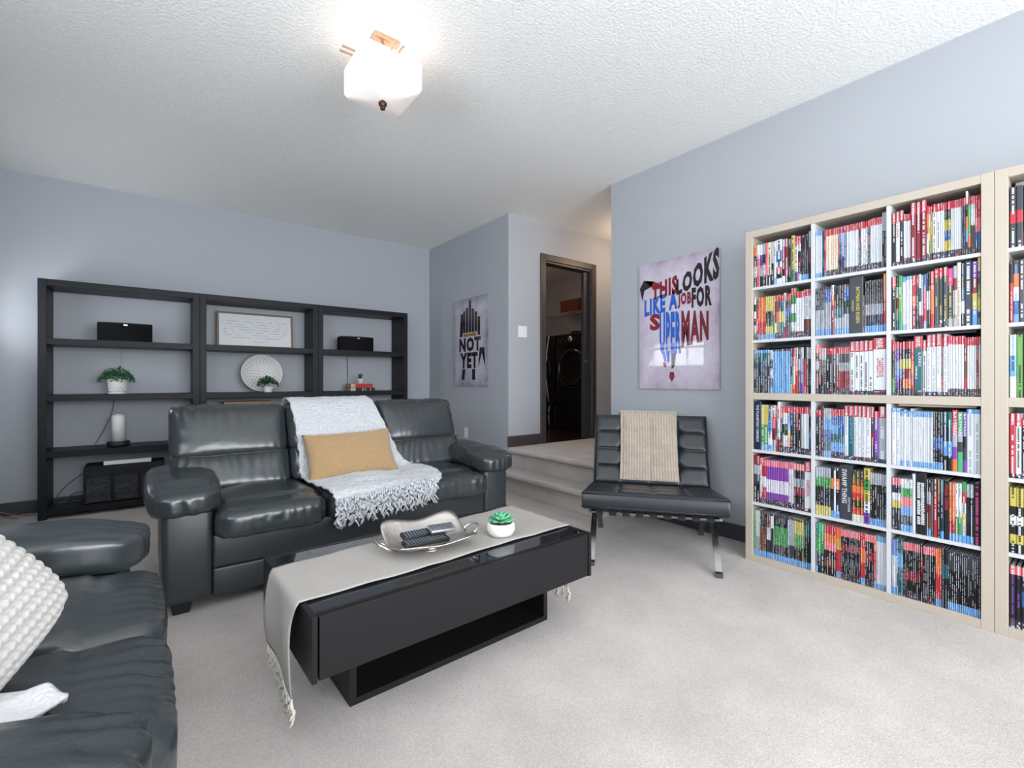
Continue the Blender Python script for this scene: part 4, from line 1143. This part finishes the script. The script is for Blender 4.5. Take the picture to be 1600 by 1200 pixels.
# kind: m = red cap + picture foot, o = tall with wide red cap, d = blue foot + small picture cap, k = blue foot only, c = pale blue cap and foot, q = pale blue cap only, p = plain
R1 = [
 [(1,'p','OKWK','W',5,.25),(1,'p','WFF','K',5,.25),(1,'p','WPSK','K',5,.25),(1,'p','SKWK','W',5,.25),(1,'p','FFFK','K',4,.252),(1,'p','CCCK','K',6,.252),(1,'p','SSKK','W',4,.25),(1,'k','WWW','K',4,.25),(1,'p','WWBBWRKW','W',9,.255),(1,'p','SVVVKW','W',5,.25),(1,'p','RVVHMK','W',5,.25),(1,'p','TKNNK','S',5,.245),(1,'p','YYYG','K',5,.26),(1,'p','FWWWP','K',5,.25),(1,'p','MWKVKW','W',4,.25),(4,'d','KDK','S',3,.25),(1,'p','SHK','W',4,.262)],
 [(6,'c','W','S',2.3,.252),(2,'p','NNKTK','L',2.5,.25),(1,'k','RFRM','W',3,.25),(5,'m','C','O',5,.25),(1,'m','OOK','K',3,.25),(2,'m','LBBN','W',3,.25),(1,'m','WWK','R',3,.25),(1,'m','BBB','W',6,.25),(8,'m','W','S',3,.25),(1,'m','KVKDK','W',4,.25),(3,'m','W','K',4.5,.25),(1,'m','KVKK','W',5,.25),(8,'m','W','S',2.7,.255),(2,'p','SKK','W',4,.272)],
 [(1,'o','K','W',7,.258),(1,'o','W','R',7,.26),(1,'o','DK','W',7,.262),(4,'m','W','S',3,.24),(3,'o','V','W',9,.285),(1,'m','OW','K',4,.255),(1,'m','WYG','K',2,.25),(1,'m','Y','K',4,.255),(2,'m','W','K',6.5,.255),(2,'m','W','S',3,.255),(2,'m','NYBY','Y',5,.255),(6,'m','W','S',2.8,.255),(2,'m','N','S',3,.255),(1,'p','WKOLK','W',3.5,.282),(1,'m','QGO','Y',4.5,.255),(2,'m','WD','K',3,.255),(2,'m','RFB','W',4,.255)],
 [(1,'p','WKWKWK','K',4,.255),(1,'p','KRFH','W',4,.25),(5,'k','OOR','W',2.7,.25),(4,'k','YYKDY','W',3,.25),(1,'k','YG','K',3,.25),(1,'m','DRW','K',3,.25),(1,'m','RFY','K',4,.25),(2,'m','TYT','W',4,.25),(1,'p','WWWM','K',3,.258),(3,'m','KBDD','W',3,.25),(2,'m','GWGW','K',4,.278),(3,'m','W','S',4,.255),(3,'m','WWH','K',4,.26)],
 [(4,'d','KDSS','W',4,.255),(4,'d','BSS','W',3.5,.255),(1,'p','WOVVV','W',5,.262),(4,'d','KKTS','W',4.5,.258),(2,'d','BNS','W',5,.258),(1,'p','D','Y',25,.288,'BATMAN AND ROBIN'),(1,'p','H','C',2,.19),(8,'d','KDSN','S',3.9,.26),(1,'k','OORR','W',5.5,.285)],
 [(1,'o','K','W',7,.262),(1,'p','KWVSB','W',4,.262),(1,'p','GEG','W',7,.262),(1,'c','W','S',6,.255),(2,'q','W','S',5,.255),(1,'o','ROVV','W',7,.255),(1,'o','DTKK','W',4,.255),(1,'p','WKWN','L',4,.258),(1,'p','WWWR','N',4,.25),(1,'k','BRR','W',5,.255),(1,'p','KWN','S',3,.258),(1,'p','KSK','W',3,.262),(1,'p','ROOR','W',6,.262),(3,'m','DDD','Y',7,.272),(1,'p','MMDDDDS','Y',8,.265),(1,'p','SVWWS','K',6,.272),(1,'p','C','H',6,.285),(1,'p','NKTWK','W',5,.28),(1,'p','N','W',11,.285),(1,'p','PVYL','W',8,.28),(1,'p','YDGYK','W',4,.293)],
 [(7,'q','TNNK','W',4.3,.252),(1,'k','WKWN','W',5,.25),(8,'d','L','W',4,.252),(1,'p','NHDGY','W',4,.255),(1,'p','RSWWR','K',4.5,.255),(1,'p','WFRR','W',5,.255),(1,'p','KSHK','W',4,.255),(1,'p','WBBP','W',5,.255),(1,'p','KRRR','W',5,.255),(2,'p','SKNK','W',4,.255)],
 [(1,'p','FKWKVK','W',5,.265),(1,'p','FHHK','W',4.5,.25),(2,'p','SDKK','W',4,.245),(3,'m','DKK','W',5.5,.245),(1,'m','SVR','W',4,.245),(6,'m','DSVV','S',3,.245),(5,'o','W','D',7,.272),(1,'o','W','R',19,.283,'DAREDEVIL')],
 [(1,'o','KKG','Y',5,.27),(2,'m','PLP','W',4,.26),(1,'m','DYLK','W',6,.255),(3,'m','KYVO','W',5,.258),(1,'m','ROR','W',5,.258),(1,'o','T','W',15,.28,'LOKI'),(1,'o','W','K',7,.26),(3,'o','W','S',8,.283),(1,'m','VVDR','W',3,.265),(1,'o','W','S',8,.283),(2,'m','W','S',3.5,.272),(4,'m','W','S',4.5,.27),(1,'m','HHHR','W',5,.262),(4,'m','W','S',3.5,.262),(1,'m','V','W',3,.262),(1,'m','W','S',3,.262)],
 [(1,'p','N','W',13,.285,'THE PLANETARY OMNIBUS'),(2,'k','YYGG','W',6,.265),(1,'k','SLW','K',7,.26),(1,'p','WFVW','K',6,.265),(1,'p','RDT','W',3,.262),(1,'p','WWWR','K',5,.288),(1,'p','OKDK','W',4,.265),(2,'m','WKW','K',4,.262),(1,'m','BLYO','W',5,.262),(2,'m','NNK','W',4.5,.262),(1,'m','VK','W',4,.262),(1,'m','K','W',4,.262),(3,'m','W','S',4,.262),(1,'m','NB','W',4,.262)],
 [(2,'m','DK','W',5,.25),(1,'p','HHV','W',4,.275),(4,'k','SLBT','W',3.3,.26),(4,'m','BLTL','W',3.3,.258),(3,'m','BBTL','W',3.3,.258),(1,'o','W','S',7,.278),(1,'o','T','L',9,.278,'INFINITY'),(3,'o','W','S',6.5,.278),(1,'o','W','S',8,.278),(1,'o','DVK','W',5,.275),(1,'m','P','W',7,.255),(1,'o','S','W',12,.28)],
 [(2,'q','W','S',7,.275),(2,'c','W','S',3,.262),(1,'q','W','S',5,.268),(2,'c','W','S',3,.262),(1,'q','W','S',5,.275),(11,'c','W','S',3,.262),(4,'k','KKBK','W',4,.262),(2,'p','TNLK','W',7,.265),(1,'p','RFSPO','W',8,.275,'BATMAN'),(1,'p','QQSDQQ','W',8,.268,'BATMAN'),(1,'p','PPKDP','W',6,.268,'BATMAN'),(2,'q','W','S',10,.28)],
 [(2,'p','VSDKK','W',5,.275),(1,'m','W','R',3,.262),(2,'m','RWR','W',4,.258),(12,'m','PPWWP','M',2.9,.258),(2,'m','W','R',4,.258),(4,'m','KSVK','S',4,.258),(1,'o','W','R',10,.275,'DAREDEVIL')],
 [(6,'p','SGKKY','W',4.2,.255),(1,'k','KOKN','W',5,.262),(1,'d','W','B',3,.262),(1,'k','KOKN','W',6,.262),(1,'p','D','W',20,.28,'SWAMP THING'),(3,'p','DHORKRW','Y',6,.258),(1,'p','YGYWP','K',9,.278),(7,'k','SKKK','W',3.4,.258)],
 [(3,'m','NWYDD','W',5.5,.25),(4,'k','WGFLD','W',5.5,.25),(1,'p','W','S',6,.28),(1,'p','K','W',20,.282,'THE UMBRELLA'),(2,'k','KSVH','W',4,.262),(1,'p','D','S',4,.262),(1,'p','HRRR','W',7,.268),(1,'p','HKK','C',5,.268),(1,'k','TNNN','W',6,.268),(1,'p','K','R',9,.268,'FINAL CRISIS'),(2,'k','OOOR','W',5,.262),(2,'k','WWG','W',5.5,.262),(1,'k','GRWYS','W',7,.27),(2,'k','SKNK','W',6,.262),(1,'p','KKKKKK','M',11,.275)],
 [(1,'k','EGG','W',3.5,.262),(3,'k','WWS','G',3,.262),(4,'d','KHH','W',3,.262),(2,'d','HWD','W',4,.262),(2,'d','WKK','S',3,.262),(8,'d','KGGK','W',3.2,.262),(3,'d','SSD','W',4,.262),(5,'d','YGK','W',3.3,.262),(4,'d','TKK','W',3.3,.262)],
 [(1,'k','TGK','W',4,.262),(2,'p','QGGDK','W',6,.265),(5,'p','ROFKHK','W',4.6,.262),(3,'k','OYRR','V',3,.26),(12,'m','KVKDK','W',2.9,.26),(2,'k','ROR','W',4,.26),(5,'m','KVKK','W',3,.26),(1,'k','ORR','W',4,.26),(6,'c','W','S',2.8,.262)],
 [(3,'k','LWW','R',3,.262),(3,'p','TLTT','W',4,.268),(9,'m','KKVK','W',3.5,.262),(1,'p','KVKK','W',5,.272),(6,'m','KKK','W',3.6,.262),(3,'k','OORR','W',3.5,.262),(2,'p','KTKK','S',5,.266),(16,'d','DKK','W',3.3,.262)],
]
VIS2 = [[(2,'p','DDRDD','W',8,.255),(1,'p','KKKR','W',7,.25),(1,'p','KSRKR','W',7,.25)], [(1,'p','KRR','W',4,.25),(1,'k','DOWB','L',7,.26),(1,'p','D','W',7,.26),(1,'p','RO','W',6,.265),(2,'p','FO','W',4,.26)],
        [(1,'p','WLW','L',8,.262),(1,'p','E','K',8,.262),(2,'p','K','W',6,.262),(2,'p','D','W',6,.25)], [(1,'o','R','W',7,.27),(1,'o','W','K',7,.27),(3,'m','K','W',6,.25)],
        [(4,'p','YYKWKYK','K',8,.272)], [(2,'m','K','P',7,.258),(1,'m','NBK','W',6,.258),(1,'m','YK','W',6,.258),(1,'p','KT','W',7,.27)]]
BK = []      # every book: dict
ORD = lambda n: str(n)+('th' if 10 <= n % 100 <= 20 else {1: 'st', 2: 'nd', 3: 'rd'}.get(n % 10, 'th'))
def fill(spec, cell, row, col, case, scale=None):
    ya, yb = cell; tot = sum(s[0]*s[4] for s in spec)
    avail = (ya-yb)-.006; k = scale if scale else avail/tot
    y = ya-.003; i = 0
    for s in spec:
        for q in range(s[0]):
            i += 1; w = s[4]*k
            BK.append(dict(y1=y, y0=y-w+.0007, z=ROWZ[row]+.0004, h=s[5]+rb_.uniform(-.0012, .0012), kind=s[1], body=s[2], t=s[3], title=s[6] if len(s) > 6 else None,
                           n=i, row=row, col=col, case=case, xo=.012+rb_.uniform(0, .005)))
            y -= w
    return y
COLN = ['chair-side', 'middle', 'far']
for r in range(6):
    for c in range(3): fill(R1[r*3+c], CELLS1[c], r, c, 0)
for r in range(6):
    ye = fill(VIS2[r], CELLS2[0], r, 0, 1, .0024)
    for c in range(3):     # the part of this case beyond the picture's edge
        y = ye if c == 0 else CELLS2[c][0]-.003
        while y > CELLS2[c][1]+.012:
            w = rb_.uniform(.008, .018); w = min(w, y-CELLS2[c][1]-.002)
            BK.append(dict(y1=y, y0=y-w+.0007, z=ROWZ[r]+.0004, h=rb_.uniform(.25, .27), kind=rb_.choice('mmdkp'), body=rb_.choice(['W', 'K', 'KVK', 'D', 'N', 'OR', 'WWG', 'B']), t=rb_.choice('WSY'), title=None, n=0, row=r, col=c, case=2, xo=.014)); y -= w
def bands(b):
    """(colour code or 'A', fraction) from the bottom up"""
    body = b['body'][::-1]; kd = b['kind']; out = []
    foot, cap = {'m': (('A', .13), ('F' if b['row'] > 3 else 'R', .14)), 'o': (('A', .07), ('R', .20)), 'd': (('L', .13), ('A', .05)), 'k': (('L', .13), None),
                 'c': (('L', .10), ('L', .10)), 'q': (None, ('L', .07)), 'p': (None, None)}[kd]
    if b['title'] and kd == 'o': foot = ('A', .09)
    rest = 1-(foot[1] if foot else 0)-(cap[1] if cap else 0)
    if foot: out.append(foot)
    for ch in body: out.append((ch, rest/len(body)))
    if cap: out.append(cap)
    return out
def book_geo(b, V, F, C, T, UV, MI, pages=None):
    """append one book's cover (spine, boards) to the lists; x grows away from the room"""
    x0 = BX+b['xo']; dep = .168 if b['h'] < .27 else .185; x1 = x0+dep; y0, y1, z0, z1 = b['y0'], b['y1'], b['z'], b['z']+b['h']
    w = y1-y0; th = min(.0022, w*.2)
    tc = pc_(b['t']); seed = rb_.uniform(0, 40)
    def quad(p, c, t, uv, mi=0):
        i = len(V); V.extend(p); F.append((i, i+1, i+2, i+3)); C.append(c); T.append(t); UV.extend(uv); MI.append(mi)
    z = z0; bl = bands(b); last = None
    rx = min(w*.28, .003)     # rounded spine shoulders
    xs = x0-.0
    for ch, fr in bl:
        zt = z+fr*b['h']
        if ch == 'A':
            nc = 2 if w > .006 else 1; nr = max(2, int(fr*b['h']/.006))
            for a in range(nr):
                for e in range(nc):
                    ya, yb = y1-rx-(w-2*rx)*e/nc, y1-rx-(w-2*rx)*(e+1)/nc; za, zb = z+(zt-z)*a/nr, z+(zt-z)*(a+1)/nr
                    cc = pc_(rb_.choice(ART)); quad([(xs, ya, za), (xs, yb, za), (xs, yb, zb), (xs, ya, zb)], cc, cc, [(0, 0)]*4)
            cs = pc_('D')
        else:
            c = pc_(ch); t = tc
            if ch == 'R' and fr in (.14, .20) or (ch == 'F' and fr == .14): t = pc_('W')
            if ch == 'L' and fr in (.13, .10, .07): t = pc_('W')
            if b['title'] and ch not in 'RLF' or (c == t): t = c
            if t is c and not b['title']: t = pc_('W' if ch in 'KNDVBHGPRTM' else 'K')
            if b['title'] : t = c
            quad([(xs, y1-rx, z), (xs, y0+rx, z), (xs, y0+rx, zt), (xs, y1-rx, zt)], c, t, [(0, -z+seed), (1, -z+seed), (1, -zt+seed), (0, -zt+seed)])
            cs = c
        quad([(xs+rx*.8, y1, z), (xs, y1-rx, z), (xs, y1-rx, zt), (xs+rx*.8, y1, zt)], cs, cs, [(0, 0)]*4)
        quad([(xs, y0+rx, z), (xs+rx*.8, y0, z), (xs+rx*.8, y0, zt), (xs, y0+rx, zt)], cs, cs, [(0, 0)]*4)
        z = zt
    c = pc_(b['body'][0]); u0 = [(0, 0)]*4; xa = xs+rx*.8
    for ya, yb in ((y1, y1-th), (y0+th, y0)):      # two boards
        quad([(xa, ya, z0), (x1, ya, z0), (x1, ya, z1), (xa, ya, z1)], c, c, u0); quad([(xa, yb, z0), (x1, yb, z0), (x1, yb, z1), (xa, yb, z1)], c, c, u0)
        quad([(xa, ya, z1), (xa, yb, z1), (x1, yb, z1), (x1, ya, z1)], c, c, u0); quad([(xa, ya, z0), (xa, yb, z0), (x1, yb, z0), (x1, ya, z0)], c, c, u0)
        quad([(x1, ya, z0), (x1, yb, z0), (x1, yb, z1), (x1, ya, z1)], c, c, u0)
    quad([(xs+.0018, y1-th, z1), (xs+rx*.8, y1-th, z1), (xs+rx*.8, y0+th, z1), (xs+.0018, y0+th, z1)], c, c, u0)
    ip = -.0005 if b['h'] < .27 else -.004
    return (xs+.002, x1-.001, y0+th, y1-th, z0+.001, z1+ip)
def mesh_from(name, V, F, C, T, UV, MI, off):
    me = bpy.data.meshes.new(name); me.from_pydata([(v[0]-off[0], v[1]-off[1], v[2]-off[2]) for v in V], [], F)
    uv = me.uv_layers.new(name='UVMap'); uv.data.foreach_set('uv', [x for u in UV for x in u])
    c = me.attributes.new('col', 'FLOAT_COLOR', 'FACE'); c.data.foreach_set('color', [x for q in C for x in q])
    t = me.attributes.new('tcol', 'FLOAT_COLOR', 'FACE'); t.data.foreach_set('color', [x for q in T for x in q])
    if any(MI): me.polygons.foreach_set('material_index', MI)
    return me
def pages_into(V, F, bx):
    x0, x1, y0, y1, z0, z1 = bx; i = len(V)
    V += [(x0, y0, z0), (x1, y0, z0), (x1, y1, z0), (x0, y1, z0), (x0, y0, z1), (x1, y0, z1), (x1, y1, z1), (x0, y1, z1)]
    F += [(i+4, i+5, i+6, i+7), (i, i+3, i+2, i+1), (i, i+1, i+5, i+4), (i+2, i+3, i+7, i+6), (i+1, i+2, i+6, i+5), (i, i+4, i+7, i+3)]
def size_in_photo(b):
    x, y = BX, (b['y0']+b['y1'])/2
    l = x*.7902-y*.6129; d = x*.6129+y*.7902
    if d < .2 or 800+733*l/d > 1600 or b['case'] == 2: return 0
    return (b['y1']-b['y0'])*b['h']/d**2
flat = []
BK.sort(key=size_in_photo, reverse=True)
NSINGLE = 294
single, rest = BK[:NSINGLE], BK[NSINGLE:]
KCAP = dict(m='with red cap', o='with tall red cap', d='with blue foot', k='with blue foot', c='with blue cap and foot', q='with blue cap', p='')
TITLE_XY = {'BATMAN AND ROBIN': (.16, .40, .13, .86), 'DAREDEVIL': (.3, .8, .30, .64), 'LOKI': (.55, .85, .50, .72), 'THE PLANETARY OMNIBUS': (.35, .72, .16, .93),
            'INFINITY': (.3, .75, .28, .78), 'BATMAN': (.25, .8, .60, .97), 'SWAMP THING': (.2, .6, .30, .93), 'FINAL CRISIS': (.2, .8, .50, .93), 'THE UMBRELLA': (.15, .85, .15, .85)}
inkc = {}
def ink_mat(ch):
    if ch not in inkc: inkc[ch] = mat('spine_ink_'+CN[ch].replace(' ', '_'), pc_(ch), .4)
    return inkc[ch]
for b in single:
    V, F, C, T, UV, MI = [], [], [], [], [], []
    pg = book_geo(b, V, F, C, T, UV, MI)
    off = (BX+b['xo'], (b['y0']+b['y1'])/2, b['z'])
    me = mesh_from('book', V, F, C, T, UV, MI, off)
    o = link('book', me, M['spine'], None, loc=off)
    col = CN[b['body'][len(b['body'])//2]] if len(b['body']) > 1 else CN[b['body']]
    two = ''
    if len(set(b['body'])) > 1 and b['body'][0] != b['body'][len(b['body'])//2]: two = CN[b['body'][0]].split()[-1]+' and '
    thick = 'thick ' if b['y1']-b['y0'] > .024 else ''
    where = ('%s row of the nearer bookcase' % ROWN[b['row']]) if b['case'] else '%s row, %s column' % (ROWN[b['row']], COLN[b['col']])
    kc = KCAP[b['kind']]
    lab = ('%s%s%s book %s, %s from chair end, %s' % (thick, two, col, kc, ORD(b['n']), where)).replace(' ,', ',').replace('  ', ' ')
    if b['case']: lab = lab.replace('nearer bookcase', 'second bookcase')
    ws_ = lab.split()
    if len(ws_) > 16: lab = lab.replace(two, '').replace(' with blue cap and foot', ' blue-capped')
    tag(o, lab, 'book', 'comic books in the %s row of the pale bookcases' % ROWN[b['row']])
    PV, PF = [], []; pages_into(PV, PF, pg)
    pm = bpy.data.meshes.new('page_block'); pm.from_pydata([(v[0]-off[0], v[1]-off[1], v[2]-off[2]) for v in PV], [], PF)
    link('page_block', pm, M['pages'], o)
    y0, y1, h, w = b['y0'], b['y1'], b['h'], b['y1']-b['y0']
    if b['title']:
        a0, a1, f0, f1 = TITLE_XY[b['title']]
        words = [(b['title'], a0, a1, f0, f1, b['t'])]
        if b['title'] == 'LOKI': words.append(('OMNIBUS', .18, .42, .28, .50, 'W'))
        if b['title'] == 'SWAMP THING': words += [('SCOTT SNYDER', .68, .84, .15, .42, 'W')]
        if b['title'] == 'BATMAN AND ROBIN': words = [(b['title'], .50, .78, .18, .82, 'Y'), ('OMNIBUS', .20, .34, .40, .60, 'Y'), ('WITH FRIENDS', .38, .44, .2, .8, 'S')][:2]
        if b['title'] == 'THE UMBRELLA': words = []
        bm = bmesh.new()
        for s_, A0, A1, f0, f1, ch in words:
            letter(bm, s_, (-.0006, (y1-off[1])-w*A0, h*f1), (0, 0, -1), (0, -1, 0), h*(f1-f0), w*(A1-A0), .02)
        if words:
            # 'up' of letters points to the farther side; origin sits on the nearer side
            obj('title_lettering', bm, ink_mat(words[0][5]), o, keep=True)
        if b['title'] == 'THE UMBRELLA':
            bm = bmesh.new()
            for cc in range(2):
                for rr in range(26):
                    za = h*.86-h*.70*rr/26
                    if rb_.random() < .95:
                        ya = (y1-off[1])-w*(.16+.36*cc); L_ = w*rb_.uniform(.26, .32)
                        bm.faces.new([bm.verts.new(p) for p in ((-.0006, ya, za), (-.0006, ya-L_, za), (-.0006, ya-L_, za-h*.020), (-.0006, ya, za-h*.020))])
            obj('title_blocks', bm, ink_mat('W'), o, keep=True)
    if b['kind'] == 'o' and w > .012:
        bm = bmesh.new(); letter(bm, 'MARVEL', (-.0006, (y1-off[1])-w*.24, h*.985), (0, 0, -1), (0, -1, 0), h*.17, w*.52, .03)
        obj('cap_lettering', bm, ink_mat('W'), o, keep=True)
V, F, C, T, UV, MI = [], [], [], [], [], []
PV, PF = [], []
for b in rest: pages_into(PV, PF, book_geo(b, V, F, C, T, UV, MI))
o = link('thin_books', mesh_from('thin_books', V, F, C, T, UV, MI, (0, 0, 0)), M['spine']); o['kind'] = 'stuff'
tag(o, 'thin comic books filling the gaps between thicker ones in the bookcases', 'books')
pm = bpy.data.meshes.new('thin_book_pages'); pm.from_pydata(PV, [], PF); q = link('thin_book_pages', pm, M['pages'], o); q['kind'] = 'stuff'
# flat books slid in above the upright ones
for case, r, c, z, th, cm, lab in ((0, 2, 0, .262, .012, 'K', 'black book lying flat on the upright books, third row, chair-side column'), (0, 2, 2, .2855, .009, 'D', 'thin dark book lying flat on the upright books, third row, far column'),
                           (0, 3, 2, .2845, .010, 'C', 'thin cream book lying flat on the upright books, fourth row, far column')):
    ya, yb = CELLS1[c]; b0 = ROWZ[r]+z; 
    xx = BX+.05
    t = thing('book', lab, 'book', (xx, (ya+yb)/2, b0), 0, 'books lying flat in the pale bookcase'); hw = (ya-yb)/2-.02
    B('cover', 0, .17, -hw, hw, 0, th, mat('flat_cover_'+CN[cm]+str(c), pc_(cm), .5), t, .001, 1); B('page_block', .171, .172, -hw+.004, hw-.004, .002, th-.002, M['pages'], t)
t = thing('rolled_paper', 'white rolled paper lying on the books in the top cube of the second bookcase', 'paper roll', (BX+.10, .155, ROWZ[0]+.2770))
bm = bmesh.new(); lathe(bm, [(.017, -.11), (.018, -.11), (.018, .11), (.017, .11), (.015, .108), (.015, -.108)], seg=24)
bmesh.ops.rotate(bm, verts=bm.verts, cent=(0, 0, 0), matrix=Matrix.Rotation(pi/2, 3, 'X')); obj('roll', bm, M['paper'], t, True)
B('paper_band', -.019, .019, -.012, .012, -.0188, .0188, M['darkbook'], t, .008, 2)
